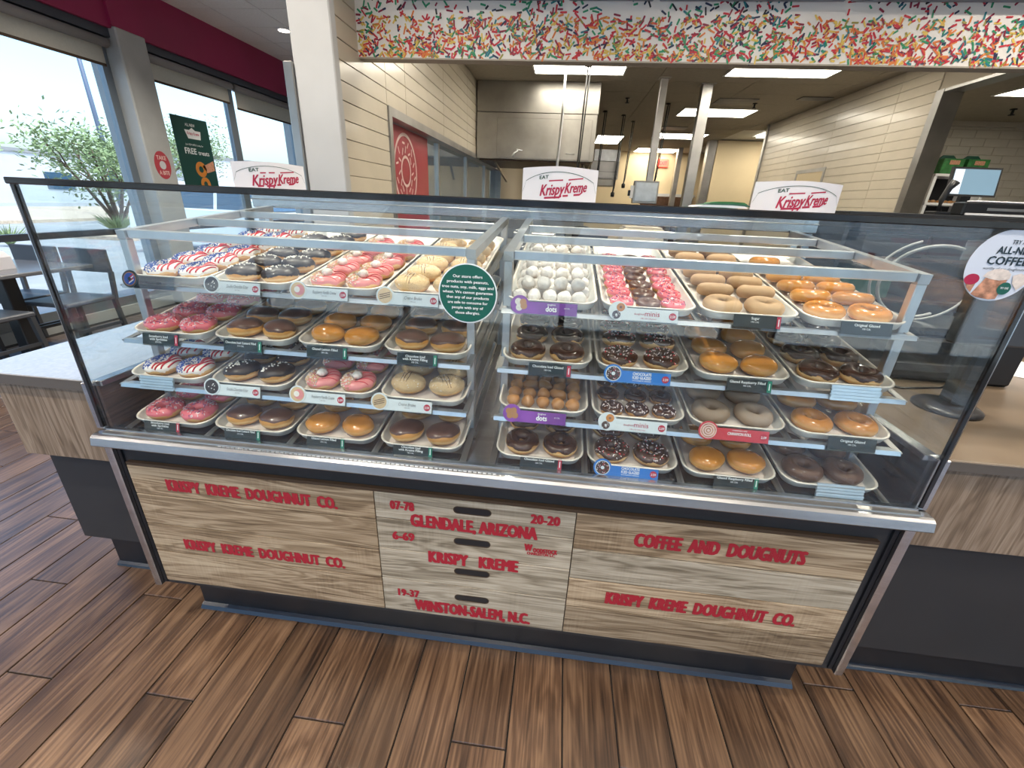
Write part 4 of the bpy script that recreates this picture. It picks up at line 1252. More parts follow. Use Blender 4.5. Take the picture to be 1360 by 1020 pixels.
def badge_tag(side, L, i, xb, x1, body, rim, lines, pic, price=True, desc='', tcol='text_white', r=.0225):
    T = TRAYS[(side, L, i)]
    o, c = tag_base(T, xb, x1, desc, .018)
    hh = .0145
    mb = MB(); quad(mb, c, xb+.004, x1, -hh-.002, hh-.002, 0, 0, .002); mb.build('card', body, o)
    holder(o, c, xb+.01, x1, hh)
    O = Vector((xb, c.y, c.z))+TU*.004
    b = MB(); disc(b, O+TN*.0012, TR, TU, r, n=36, th=.003); bo = b.build('badge', rim, o)
    pm = MB(); mats = []
    def pd(dx, dq, rad, m, inner=None, e=.0016):
        if m not in mats: mats.append(m)
        q = O+TR*dx+TU*dq+TN*e
        if inner: ring_flat(pm, q, TR, TU, inner, rad, 26, mats.index(m))
        else: disc(pm, q, TR, TU, rad, n=24, mi=mats.index(m))
    if pic == 'flag':
        pd(0, 0, r*.80, 'dough_ring'); pd(0, 0, r*.72, 'sprinkle_blue', r*.22, .0019)
        mats.append('drizzle_red'); mats.append('white_icing')
        for k_ in range(4):
            vs = [O+TR*(-.002+u*r*.62)+TU*(-r*.5+k_*r*.2+u*r*.45+v*.0016)+TN*.0022 for u, v in ((0, -1), (1, -1), (1, 1), (0, 1))]
            pm.add(vs, [(0, 1, 2, 3)], mats.index('drizzle_red' if k_ % 2 else 'white_icing'))
        pd(0, 0, r*.22, 'tag_black', None, .0024)
    elif pic == 'dark':
        pd(0, 0, r*.84, 'choc_dark'); rg_ = random.Random(5)
        for k_ in range(7): pd(rg_.uniform(-.009, .009), rg_.uniform(-.009, .009), .0014, 'pearl', None, .0020)
    elif pic == 'pinkcrumb':
        pd(0, 0, r*.84, 'crumb'); pd(.004, 0, r*.6, 'pink_pale', None, .0018); pd(-.002, .001, r*.34, 'cream', None, .0021)
    elif pic == 'crumb':
        pd(0, 0, r*.84, 'crumb_tan')
        for k_ in (-1, 0, 1):
            vs = [O+TR*(-r*.6+u*r*1.2)+TU*(k_*.005-.004+u*.008+v*.0008)+TN*.0022 for u, v in ((0, -1), (1, -1), (1, 1), (0, 1))]
            if 'drizzle_choc' not in mats: mats.append('drizzle_choc')
            pm.add(vs, [(0, 1, 2, 3)], mats.index('drizzle_choc'))
    elif pic == 'powderballs':
        for dx, dq, m_ in ((-.004, .007, 'dough_powder'), (.008, .006, 'dough_hole'), (-.001, -.007, 'dough_powder'), (.010, -.003, 'dough_hole')): pd(dx, dq, .0082, m_, None, .0016+.0002*(dx+.01)*50)
    elif pic == 'balls':
        for dx, dq in ((-.008, .005), (.004, .007), (-.005, -.006), (.008, -.005)): pd(dx, dq, .0078, 'dough_hole', None, .0018+dx*.02)
    elif pic == 'minis':
        pd(.005, .009, .0098, 'dough_glazed'); pd(.005, .009, .0028, 'choc_brown', None, .0020)
        pd(-.004, -.009, .0098, 'choc_icing', None, .0021); pd(-.004, -.009, .0028, 'tag_white', None, .0025)
        rg_ = random.Random(2)
        for k_ in range(12): pd(-.004+rg_.uniform(-.007, .007), -.009+rg_.uniform(-.007, .007), .0009, 'sprinkle_white', None, .0026)
    elif pic == 'chocspr':
        pd(0, 0, r*.82, 'tag_white'); pd(0, 0, r*.74, 'choc_icing', r*.2, .0018); rg_ = random.Random(4)
        for k_ in range(26):
            a_ = rg_.uniform(0, 6.3); q_ = rg_.uniform(r*.28, r*.68)
            pd(q_*math.cos(a_), q_*math.sin(a_), .0010, rg_.choice(['sprinkle_white', 'sprinkle_red', 'sprinkle_white']), None, .0022)
    elif pic == 'swirl':
        pd(0, 0, r*.84, 'sign_pink')
        for k_ in (.75, .5, .26): pd(0, 0, r*k_, 'coffee_tan', r*(k_-.11), .0018)
    pm.build('picture', mats, bo)
    t = MB()
    xm = xb+r+(x1-xb-r)*(.44 if price else .5)
    for (s, dx, q, w_, h, bold, shear) in lines: ttext(t, c, s, xm+dx, q, w_, h, 0, bold, shear)
    if lines: t.build('lettering', tcol, o)
    if price:
        p = MB(); disc(p, Vector((x1-.012, c.y, c.z))+TU*-.002+TN*.0008, TR, TU, .0085, n=20)
        po = p.build('price_dot', 'tag_red', o)
        t = MB(); ttext(t, c, '2.59', x1-.012, -.002, .012, .0058, 0, .012, 0, .0014); t.build('price_lettering', 'text_white', po)
wl_ = 'text_grey'
badge_tag('left', 4, 0, .067, .19, 'acrylic', 'tag_black', [], 'flag', False, 'clear tag with a round flag-doughnut badge', wl_)
badge_tag('left', 4, 1, .299, .431, 'tag_white', 'tag_white', [('Double Chocolate Eclair', 0, .002, .060, .0085, 0, .3), ('350 CAL', 0, -.007, .014, .003, 0, 0)], 'dark', True, 'white tag with a dark chocolate badge', wl_)
badge_tag('left', 4, 2, .535, .666, 'tag_white', 'tag_white', [('Raspberry Vanilla Creme', 0, .002, .062, .0085, 0, .3), ('340 CAL', 0, -.007, .014, .003, 0, 0)], 'pinkcrumb', True, 'white tag with a pink cream badge', wl_)
badge_tag('left', 4, 3, .764, .900, 'tag_white', 'tag_white', [('Creme Brulee', 0, .002, .045, .0085, 0, .3), ('340 CAL', 0, -.007, .014, .003, 0, 0)], 'crumb', True, 'white tag with a tan crumb badge', wl_)
ST = ['Strawberry Iced', 'with Sprinkles', '250 CAL']; CF = ['Chocolate Iced Custard Filled', '310 CAL']; LF = ['Glazed Lemon Filled', '290 CAL']; KF = ['Chocolate Iced', 'with Kreme Filling', '350 CAL']
CG = ['Chocolate Iced Glazed', '240 CAL']; RF = ['Glazed Raspberry Filled', '300 CAL']; OG = ['Original Glazed', '190 CAL']
black_tag('left', 3, 0, .097, .200, ST, 'red'); black_tag('left', 3, 1, .330, .436, CF, 'green'); black_tag('left', 3, 2, .560, .668, LF, 'green'); black_tag('left', 3, 3, .801, .905, KF, 'green')
ribbed_tag('left', 2, 0, .098, .195)
badge_tag('left', 2, 1, .306, .440, 'tag_white', 'tag_white', [('Double Chocolate Eclair', 0, .002, .060, .0085, 0, .3), ('350 CAL', 0, -.007, .014, .003, 0, 0)], 'dark', True, 'white tag with a dark chocolate badge', wl_)
badge_tag('left', 2, 2, .544, .672, 'tag_white', 'tag_white', [('Raspberry Vanilla Creme', 0, .002, .062, .0085, 0, .3), ('340 CAL', 0, -.007, .014, .003, 0, 0)], 'pinkcrumb', True, 'white tag with a pink cream badge', wl_)
badge_tag('left', 2, 3, .764, .900, 'tag_white', 'tag_white', [('Creme Brulee', 0, .002, .045, .0085, 0, .3), ('340 CAL', 0, -.007, .014, .003, 0, 0)], 'crumb', True, 'white tag with a tan crumb badge', wl_)
black_tag('left', 1, 0, .089, .195, ST, 'red'); black_tag('left', 1, 1, .326, .429, CF, 'green'); black_tag('left', 1, 2, .561, .665, LF, 'green'); black_tag('left', 1, 3, .798, .903, KF, 'green')
DOTS = [('doughnut', -.004, .008, .020, .0045, .01, 0), ('dots', -.004, -.002, .026, .0135, .02, 0), ('60 CAL', .034, .001, .014, .0035, 0, 0)]
MINI = [('doughnut', -.024, .000, .024, .0045, .0, 0), ('minis', .006, .002, .034, .0125, .0, 0), ('100-150 CAL/mini', -.002, -.010, .036, .0035, 0, 0)]
CHOC = [('CHOCOLATE', -.004, .007, .044, .0072, .016, 0), ('ICED GLAZED', -.004, -.002, .044, .0072, .016, 0), ('WITH RAINBOW SPRINKLES', -.004, -.0095, .044, .0034, 0, 0)]
badge_tag('right', 4, 0, 1.103, 1.242, 'tag_purple', 'tag_purple', DOTS, 'powderballs', False, 'purple tag with a badge of powdered holes')
badge_tag('right', 4, 1, 1.339, 1.478, 'tag_white', 'tag_white', MINI, 'minis', True, 'white tag with a badge of mini doughnuts', 'logo_red')
black_tag('right', 4, 2, 1.605, 1.710, ['Sugar', '190 CAL'], 'red'); black_tag('right', 4, 3, 1.841, 1.950, OG)
black_tag('right', 3, 0, 1.136, 1.240, CG, 'red')
badge_tag('right', 3, 1, 1.342, 1.478, 'tag_blue', 'tag_blue', CHOC, 'chocspr', True, 'blue tag with a chocolate doughnut badge')
black_tag('right', 3, 2, 1.609, 1.710, RF, 'green'); ribbed_tag('right', 3, 3, 1.842, 1.949)
badge_tag('right', 2, 0, 1.104, 1.237, 'tag_purple', 'tag_purple', DOTS, 'balls', False, 'purple tag with a badge of brown holes')
badge_tag('right', 2, 1, 1.338, 1.479, 'tag_white', 'tag_white', MINI, 'minis', True, 'white tag with a badge of mini doughnuts', 'logo_red')
badge_tag('right', 2, 2, 1.575, 1.714, 'tag_crimson', 'tag_crimson', [('CINNAMON ROLL', -.002, .001, .054, .0072, .016, 0), ('SHAREABLE SIZE', -.002, .009, .034, .0032, 0, 0)], 'swirl', True, 'red tag with a cinnamon swirl badge')
black_tag('right', 2, 3, 1.846, 1.951, OG)
black_tag('right', 1, 0, 1.132, 1.238, CG, 'red')
badge_tag('right', 1, 1, 1.339, 1.476, 'tag_blue', 'tag_blue', CHOC, 'chocspr', True, 'blue tag with a chocolate doughnut badge')
black_tag('right', 1, 2, 1.610, 1.714, RF, 'green'); ribbed_tag('right', 1, 3, 1.847, 1.954)

# ================================================================== STICKERS ON THE GLASS
O = Vector((.999, -.0045, 1.2075))
st = thing('allergen_sticker', 'round dark green allergen notice stuck on the front glass', 'sticker', O)
b = MB(); disc(b, O, X, Z, .0645, n=64, th=.0006); b.build('border', 'sticker_white', st)
b = MB(); disc(b, O-Y*.0006, X, Z, .0618, n=64, th=.0004); b.build('face', 'sticker_green', st)
b = MB()
for i, (s, w_) in enumerate((('Our store offers', .064), ('products with peanuts,', .090), ('tree nuts, soy, milk, eggs and', .113), ('wheat. We cannot guarantee', .110), ('that any of our products', .093), ('are safe to consume for', .088), ('people with any of', .069), ('those allergies.', .055))):
    put_text(b, s, O+Vector((0, -.0014, .0375-i*.0112)), X, Z, w_, .0062, 0, .012)
b.build('lettering', 'text_white', st)
O = Vector((2.008, -.0045, 1.3225))
st = thing('coffee_sticker', 'large pale coffee advert sticker on the right end of the glass', 'sticker', O)
b = MB(); disc(b, O, X, Z, .0615, .0645, n=64, th=.0006); b.build('face', 'coffee_white', st)
b = MB()
put_text(b, 'TRY AN', O+Vector((.012, -.0008, .043)), X, Z, .028, .0075, 0, .008)
put_text(b, 'ALL-NEW', O+Vector((.012, -.0008, .0285)), X, Z, .066, .0135, 0, .016)
put_text(b, 'COFFEE', O+Vector((.004, -.0008, .0100)), X, Z, .068, .0150, 0, .016)
put_text(b, 'worthy of our doughnuts', O+Vector((.003, -.0008, -.0045)), X, Z, .070, .0050, 0, .0, .25)
b.build('lettering', 'ink', st)
b = MB()
def blob(pts, d, mi): b.add([O+Vector((x, -d, z)) for x, z in pts], [tuple(range(len(pts)))], mi)
blob([(-.020, -.022), (-.034, -.053), (-.022, -.0585), (.000, -.0615), (.012, -.060), (.018, -.024)], .0010, 0)
blob([(-.026, -.020), (-.022, -.012), (-.012, -.006), (0, -.0045), (.012, -.007), (.020, -.014), (.020, -.023), (.004, -.026), (-.012, -.024)], .0013, 1)
blob([(.024, -.016), (.036, -.011), (.048, -.016), (.050, -.030), (.040, -.042), (.028, -.030)], .0012, 1)
disc(b, O+Vector((-.043, -.0012, -.026)), X, Z, .013, .010, mi=2)
blob([(-.055, -.026), (-.046, -.042), (-.036, -.050), (-.033, -.030)], .0010, 0)
disc(b, O+Vector((.018, -.0018, -.040)), X, Z, .0115, mi=3)
b.build('picture', ['coffee_tan', 'coffee_cream', 'logo_red', 'sticker_green'], st)
b = MB(); put_text(b, 'TRY ONE', O+Vector((.018, -.0022, -.039)), X, Z, .014, .004, 0, .01); b.build('seal_lettering', 'text_white', st)

# ================================================================== PAPER HATS AND BOXES ON THE CASE TOP
def hat(loc, wd, ht, rz, label, side_w=.0):
    h = thing('paper_hat', label, 'paper hat', loc, 'white paper hats standing on the case top', (0, 0, rz))
    n = 18
    def edge(t): return ht*(1-.06*abs(2*t-1)**1.5)+.012*math.exp(-((t-.52)/.12)**2)*.0
    m = MB(); vs = []
    dp = .030
    for i in range(n+1):
        t = i/n; x = (t-.5)*wd
        y = dp*math.sin(PI*t)
        vs += [(x, -y, 0), (x, -y, edge(t)), (x, y, 0), (x, y, edge(t))]
    fs = []
    for i in range(n):
        a = 4*i; c = a+4
        fs += [(a, c, c+1, a+1), (a+2, a+3, c+3, c+2), (a+1, c+1, c+3, a+3)]
    m.add(vs, fs, 0, False); m.build('paper', 'white_paper', h, False)
    # logo printed on the bowed face
    t = MB()
    def on(x, z, e=.0012):
        tt = max(0, min(1, x/wd+.5)); return Vector((x, -dp*math.sin(PI*tt)-e, z))
    def curve_text(s, x, z, w_, hh, mi, bold, shear):
        v, f = text_geo(s, 0., shear); ww = max(q[0] for q in v)-min(q[0] for q in v); k_ = w_/ww
        for j, (dx, dz) in enumerate(((-1, 0), (1, 0), (0, 1), (0, -1))):
            t.add([on(x+q[0]*k_+dx*bold*hh*4, z+q[1]*hh+q[0]*k_*.10+dz*bold*hh*3, .0012+.00005*j) for q in v], f, mi)
    curve_text('EAT', -.052, ht*.70, .030, .011, 1, .008, 0)
    curve_text('Krispy', -.022, ht*.38, .082, .036, 0, .008, .30)
    curve_text('Kreme', .056, ht*.46, .072, .033, 0, .008, .30)
    def stroke(pts, w_, mi, e=.0013):
        v = []
        for x, z in pts: v += [on(x, z-w_/2, e), on(x, z+w_/2, e)]
        t.add(v, [(2*i, 2*i+2, 2*i+3, 2*i+1) for i in range(len(pts)-1)], mi)
    stroke([(-.035, ht*.60), (.012, ht*.635)], .004, 0); stroke([(.030, ht*.645), (.078, ht*.70)], .004, 0)
    stroke([(-.048, ht*.13), (.0, ht*.16), (.010, ht*.20)], .006, 0); stroke([(.014, ht*.20), (.07, ht*.26), (.080, ht*.34), (.080, ht*.46)], .006, 0)
    arc = [(-wd*.49, ht*.30)]+[(-wd*.49+wd*.98*(i/24), ht*(.30+.55*math.sin(PI*(.04+.92*i/24))**.45)) for i in range(1, 24)]+[(wd*.49, ht*.30)]
    stroke(arc, .0016, 1)
    t.build('logo', ['logo_red', 'green_dark'], h, False)
hat((1.168, .70, 1.3965), .253, .112, -.02, 'white paper hat on the case top in front of the steel hood')
hat((1.935, .70, 1.3965), .268, .096, .0, 'white paper hat on the right of the case top by the tiled wall')
hat((.122, .70, 1.3965), .235, .092, .75, 'white paper hat on the left end of the case top by the windows')
g = thing('napkin_bundle', 'low bundle of folded green and white bags lying on the case top', 'bags', (1.69, .66, 1.3965))
for i, (x, z, ln, mt) in enumerate(((1.655, 1.397, .17, 'green_dark'), (1.685, 1.404, .16, 'white_paper'), (1.70, 1.409, .15, 'green_dark'), (1.71, 1.415, .12, 'green_box'))):
    MB().prism([(-ln/2, 0), (ln/2, .001), (ln/2-.012, .007), (ln/2-.05, .0085), (-ln/2+.03, .0075), (-ln/2+.004, .004)], lambda a, q, d: (x+a, d, z+q*.95), .60+i*.012, .72-i*.008).build('folded_bag', mt, g)

# ================================================================== SIDE COUNTERS
c = thing('side_counter', 'short counter left of the case with pale stone top and wood-look front', 'counter', (-.28, .5, 0))
MB().bevbox(-.53, -.052, .075, .92, .842, .872, .003).build('worktop', 'counter_stone', c)
MB().box(-.528, -.054, .073, .0755, .840, .870).build('edge_band', 'edge_band', c)
MB().bevbox(-.465, -.054, .09, .90, .585, .841, .002).build('apron', 'counter_wood', c)
MB().box(-.475, -.054, .15, .88, .19, .584).build('body', 'black_laminate', c)
MB().box(-.455, -.054, .21, .85, 0, .19).build('plinth', 'black_rubber', c)
MB().prism([(.2095, .014), (.2, .008), (.196, 0), (.2095, 0)], lambda a, b_, d: (d, a, b_), -.458, -.054).build('cove_base', 'cove_rubber', c)
c = thing('service_counter', 'till counter right of the case with tan wood top and grey wood front', 'counter', (3.3, .5, 0))
MB().bevbox(2.098, 5.2, .085, 1.10, .835, .862, .003).build('worktop', 'counter_top_wood', c)
MB().box(2.10, 5.2, .083, .0855, .833, .858).build('edge_band', 'edge_band', c)
MB().bevbox(2.10, 5.15, .10, 1.05, .585, .834, .002).build('apron', 'counter_wood', c)
MB().box(2.10, 5.14, .125, 1.03, .155, .584).build('body', 'black_laminate', c)
MB().box(2.10, 5.13, .178, 1.0, 0, .155).build('plinth', 'black_rubber', c)
MB().prism([(.1775, .014), (.168, .008), (.164, 0), (.1775, 0)], lambda a, b_, d: (d, a, b_), 2.10, 5.13).build('cove_base', 'cove_rubber', c)
# paper slip, card reader stand, cables on the till counter
p = thing('menu_card', 'white folded card standing on the till counter', 'card', (3.0, .85, .863))
MB().prism([(0, 0), (.002, .0), (.062, .105), (.060, .106)], lambda a, q, d: (2.86+.30*d+.25*a, .86-.22*d+a*.9, .8635+q*.45), 0, 1).build('front_leaf', 'white_paper', p)
MB().prism([(.120, 0), (.122, 0), (.062, .106), (.060, .105)], lambda a, q, d: (2.86+.30*d+.25*a, .86-.22*d+a*.9, .8635+q*.45), 0, 1).build('back_leaf', 'white_paper', p)
t = thing('till_stand', 'black till stand on a thick post seen through the right glass end', 'till', (2.43, .42, .862))
MB().lathe([(.085, 0), (.085, .008), (.075, .016), (.03, .022)], 28, 0, (2.41, .42, .8625)).build('foot', 'black_plastic', t)
MB().bevbox(2.405, 2.475, .40, .46, .875, 1.19, .008).build('post', 'charcoal', t)
MB().bevbox(2.30, 2.62, .36, .40, 1.08, 1.30, .006).build('terminal', 'charcoal', t)
MB().box(2.315, 2.605, .4005, .403, 1.095, 1.285).build('screen', 'black_gloss', t)
MB().tube([(2.46, .46, .95), (2.44, .50, .90), (2.38, .56, .868), (2.28, .60, .870), (2.20, .66, .869)], .004, 6).build('cable', 'black_rubber', t)
kb = thing('card_printer', 'black boxy printer on the till counter behind the till stand', 'printer', (2.62, .80, .862))
MB().bevbox(2.30, 2.80, .66, .98, .8625, 1.02, .01).build('body', 'black_plastic', kb)
MB().bevbox(2.34, 2.76, .68, .96, 1.02, 1.05, .01).build('cover', 'black_gloss', kb)
MB().bevbox(2.40, 2.70, .655, .661, .90, .93, .002).build('slot', 'charcoal', kb)
def cab(name, label, pts, r, m):
    o = MB().tube(pts, r, 7).build(name, m); return tag(o, label, 'cable', 'cables by the tills')
def loop(c_, rx, rz, a0, a1, n=24, dy=.0): return [(c_[0]+rx*math.cos(a0+(a1-a0)*i/n), c_[1]+dy*i/n, c_[2]+rz*math.sin(a0+(a1-a0)*i/n)) for i in range(n+1)]
cab('loose_cable', 'big grey cable loop hanging behind the right glass end', loop((2.52, .80, 1.185), .16, .13, 1.2, 5.2, 26, .05), .006, 'cable_grey')
cab('loose_cable', 'thin grey cable curling beside the larger loop', loop((2.50, .78, 1.195), .19, .145, 2.0, 5.9, 26, .05), .0045, 'cable_grey')
# equipment cabinet under the tills (dark, open shelves)
q = thing('equipment_cabinet', 'dark open cabinet crowded with equipment behind the right glass end', 'cabinet', (4.0, 2.6, 0))
MB().bevbox(3.05, 4.80, 2.35, 2.85, 1.405, 1.430, .003).build('top', 'black_laminate', q)
MB().box(3.05, 3.08, 2.35, 2.85, 0, 1.405).build('side_panel', 'black_laminate', q)
MB().box(4.77, 4.80, 2.35, 2.85, 0, 1.405).build('side_panel', 'black_laminate', q)
MB().box(3.08, 4.77, 2.83, 2.85, 0, 1.405).build('back_panel', 'dark_wood', q)
for z in (.50, .86, 1.14): MB().bevbox(3.08, 4.77, 2.37, 2.83, z-.01, z+.01, .002).build('shelf', 'dark_wood', q)
for (x, z, w_, h_, m_, lab) in ((3.35, .872, .34, .18, 'green_dark', 'dark green carton on the middle shelf of the dark cabinet'), (3.85, .872, .36, .14, 'dark_wood', 'brown carton on the middle shelf of the dark cabinet'), (4.40, .872, .40, .18, 'charcoal', 'charcoal box on the middle shelf of the dark cabinet'), (3.45, 1.152, .40, .14, 'black_plastic', 'black device on the upper shelf of the dark cabinet'), (4.05, 1.152, .32, .12, 'steel_dull', 'grey steel device on the upper shelf of the dark cabinet'), (4.45, .512, .40, .22, 'black_plastic', 'black box on the lowest shelf of the dark cabinet'), (3.6, .512, .40, .20, 'green_dark', 'dark green box on the lowest shelf of the dark cabinet')):
    b = thing('storage_box', lab, 'box', (x, 2.6, z-.002), 'boxes in the dark cabinet')
    MB().bevbox(x-w_/2, x+w_/2, 2.44, 2.74, z-.0015, z+h_, .004).build('body', m_, b)
    MB().bevbox(x-w_/2-.003, x+w_/2+.003, 2.437, 2.743, z+h_, z+h_+.014, .003).build('lid', m_, b)
# monitor, printer and green tub on the cabinet top
mo = thing('monitor', 'till monitor with a dim blue screen on the black cabinet', 'monitor', (3.9, 2.55, 1.43))
ms = lambda a, z, d: (3.70+a, 2.50+d+z*.30, 1.56+z)
MB().prism([(-.008, -.012), (.285, -.012), (.305, .165), (.012, .165)], ms, 0, .022).build('bezel', 'black_plastic', mo)
MB().prism([(.003, .0), (.275, .0), (.293, .153), (.021, .153)], lambda a, z, d: ms(a, z, d-.0015), 0, .001).build('screen', 'monitor_screen', mo)
MB().prism([(.005, .002), (.060, .002), (.078, .151), (.023, .151)], lambda a, z, d: ms(a, z, d-.0025), 0, .0008).build('side_bar', 'monitor_bar', mo)
MB().bar((3.85, 2.56, 1.44), (3.85, 2.56, 1.58), .06, .03).build('neck', 'black_plastic', mo)
MB().bevbox(3.74, 3.96, 2.48, 2.66, 1.4305, 1.442, .003).build('foot', 'black_plastic', mo)
pr_ = thing('receipt_printer', 'black receipt printer with pale trays below the till monitor', 'printer', (3.95, 2.41, 1.43))
MB().bevbox(3.72, 4.18, 2.36, 2.46, 1.4305, 1.512, .008).build('body', 'black_plastic', pr_)
MB().bevbox(3.74, 4.10, 2.3565, 2.361, 1.434, 1.447, .001).build('paper_slot', 'white_plastic', pr_)
MB().bevbox(3.86, 4.10, 2.3565, 2.361, 1.464, 1.480, .001).build('paper_slot', 'steel_dull', pr_)
MB().bevbox(3.80, 4.17, 2.37, 2.46, 1.5125, 1.522, .003).build('paper_stack', 'white_paper', pr_)
gt = thing('green_tub', 'dark green tub at the right edge beside the till monitor', 'tub', (4.3, 2.41, 1.43))
MB().prism([(-.06, 0), (.14, 0), (.16, .12), (-.01, .12)], lambda a, z, d: (4.26+a, d, 1.4305+z), 2.36, 2.48).build('body', 'green_dark', gt)
MB().bevbox(4.24, 4.43, 2.355, 2.485, 1.551, 1.561, .003).build('lid', 'green_dark', gt)
hd = thing('phone_handset', 'black phone handset standing left of the till monitor', 'phone', (3.64, 2.45, 1.43))
MB().tube([(3.645, 2.45, 1.44), (3.640, 2.45, 1.52), (3.655, 2.445, 1.59), (3.675, 2.44, 1.63)], [.022, .016, .018, .026], 10).build('handset', 'black_plastic', hd)
MB().bevbox(3.60, 3.69, 2.40, 2.50, 1.4305, 1.45, .003).build('cradle', 'black_plastic', hd)

# ================================================================== KITCHEN
def troffer(x0, x1, y0, y1, z, label):
    t = thing('ceiling_light', label, 'ceiling light', ((x0+x1)/2, (y0+y1)/2, z), 'bright panels in the kitchen ceiling')
    MB().box(x0-.02, x1+.02, y0-.02, y0, z-.012, z).box(x0-.02, x1+.02, y1, y1+.02, z-.012, z).box(x0-.02, x0, y0, y1, z-.012, z).box(x1, x1+.02, y0, y1, z-.012, z).build('frame', 'ceiling_grid', t)
    MB().box(x0, x1, y0, y1, z-.006, z-.001).build('diffuser', 'lamp_white', t)
troffer(.69, 1.77, 4.98, 5.60, KZ, 'bright ceiling panel just under the soffit above the steel hood')
troffer(2.98, 4.13, 4.96, 5.57, KZ, 'bright ceiling panel just under the soffit near the right tiled wall')
troffer(.69, 1.77, 2.46, 3.06, KZ, 'added unseen ceiling panel behind the soffit above the work table, brightening the tiled wall')  # added out of view to brighten the left tiled wall
troffer(2.98, 4.13, 2.46, 3.06, KZ, 'added unseen ceiling panel behind the soffit by the doorway, brightening the kitchen')  # its unseen partner, also added for more kitchen light
troffer(3.0, 4.12, 7.49, 8.13, KZ, 'second bright panel back along the right of the kitchen ceiling')
troffer(3.08, 4.15, 10.15, 10.92, KZ, 'third bright panel back, behind the square steel post')
troffer(3.08, 4.20, 12.9, 13.85, KZ, 'farthest bright panel, above the exit sign')
troffer(1.83, 2.42, 10.75, 12.2, KZ, 'small bright panel beside the edge of the steel hood')
troffer(5.2, 6.3, 9.6, 10.4, KZ, 'bright panel half hidden behind the right tiled wall')
troffer(5.60, 6.70, 4.45, 5.0, 2.64, 'bright panel in the side room ceiling at the right edge')
# extractor hood
h = thing('extractor_hood', 'large stainless extractor hood filling the left of the kitchen', 'extractor hood', (.7, 6.6, 2.0))
MB().bevbox(-.13, 1.545, 6.0, 7.6, 2.53, KZ-.002, .004).build('upper_duct', 'steel_hood', h)
MB().bevbox(-.13, 1.535, 5.985, 7.6, 1.95, 2.525, .004).build('canopy', 'steel_hood', h)
dr = MB().bevbox(.16, 1.475, 5.970, 5.984, 1.965, 2.46, .003).build('access_door', 'steel_hood', h)
MB().tube([(1.15, 5.969, 2.04), (1.15, 5.955, 2.04), (1.26, 5.955, 2.04), (1.26, 5.969, 2.04)], .006, 6).build('handle', 'steel_dull', dr)
MB().bevbox(-.10, 1.50, 6.03, 7.55, 1.93, 1.949, .002).build('underside', 'dark_wood', h)
for x in (.1, 1.40): MB().bar((x, 6.2, 1.93), (x+.1, 6.9, 1.70), .03, .03).build('brace', 'steel_dull', h)
sk = thing('spray_nozzle', 'small white spray nozzle clipped to the hood front', 'nozzle', (.42, 5.95, 2.05))
MB().tube([(.40, 5.962, 1.985), (.42, 5.955, 2.03), (.47, 5.955, 2.06)], [.018, .01, .01], 8).build('body', 'white_plastic', sk)
MB().tube([(.45, 5.955, 2.075), (.53, 5.955, 2.06)], .008, 6).build('lever', 'white_plastic', sk)
# fryer line and far equipment under the hood (tops just in view)
fl = thing('glazing_line', 'stainless doughnut line standing under the hood', 'kitchen machine', (.75, 6.8, 0))
MB().bevbox(0, 1.5, 6.2, 7.4, .86, 1.22, .01).build('body', 'steel_dull', fl)
for x in (.1, 1.4):
    for y in (6.3, 7.3): MB().bevbox(x-.03, x+.03, y-.03, y+.03, 0, .86, .003).build('leg', 'steel_dull', fl)
MB().bevbox(.05, 1.45, 6.25, 7.35, 1.22, 1.25, .004).build('conveyor', 'dark_wood', fl)
# posts, conduits, cords
def post(name, x0, x1, y0, y1, z0, z1, label, m='steel_dull'):
    t = thing(name, label, 'post', ((x0+x1)/2, (y0+y1)/2, z0))
    MB().bevbox(x0, x1, y0, y1, z0, z1, .004).build('shaft', m, t)
    MB().bevbox(x0-.03, x1+.03, y0-.03, y1+.03, z1-.012, z1-.001, .002).build('ceiling_plate', m, t)
    return t
post('steel_post', 2.84, 2.97, 5.95, 6.08, 0, KZ, 'square stainless post between the kitchen lights')
pp = post('steel_post', 2.26, 2.35, 5.70, 5.78, 1.72, KZ, 'thin steel drop post carrying a grey control box')
cb = thing('control_box', 'grey control box hanging from the thin drop post', 'control box', (2.26, 5.66, 1.46))
MB().bevbox(2.10, 2.42, 5.60, 5.74, 1.44, 1.72, .006).build('enclosure', 'steel_dull', cb)
MB().bevbox(2.12, 2.40, 5.592, 5.601, 1.47, 1.70, .003).build('door', 'aluminium', cb)
MB().bevbox(2.06, 2.10, 5.62, 5.70, 1.50, 1.66, .004).build('switch', 'white_plastic', cb)
MB().bevbox(2.03, 2.06, 5.63, 5.68, 1.53, 1.60, .004).build('knob', 'black_rubber', cb)
o = MB().tube([(1.07, 5.37, KZ), (1.07, 5.37, 2.4), (1.05, 5.37, 1.9), (1.05, 5.37, 1.3)], .017, 8).build('conduit_pipe', 'aluminium'); tag(o, 'thin pale conduit dropping in front of the steel hood', 'pipe')
def cord(x, y, z0, label, x1=None):
    t = thing('hanging_cord', label, 'cord', (x, y, z0), 'black cords hanging from the kitchen ceiling')
    MB().tube([(x, y, KZ), (x-.01, y, (KZ+z0)/2+.3), (x-.03, y, z0+.1), (x-.035, y, z0)], .010, 6).build('wire', 'black_rubber', t)
    MB().tube([(x+.03, y, KZ), (x+.018, y, (KZ+z0)/2+.3), (x-.012, y, z0+.12), (x-.03, y, z0+.02)], .008, 6).build('wire', 'black_rubber', t)
    MB().lathe([(.02, 0), (.035, .01), (.035, .07), (.015, .09)], 10, 0, (x-.03, y, z0-.05)).build('connector', 'black_plastic', t)
    MB().lathe([(.045, 0), (.03, .02)], 10, 0, (x, y, KZ-.022)).build('ceiling_rose', 'black_plastic', t)
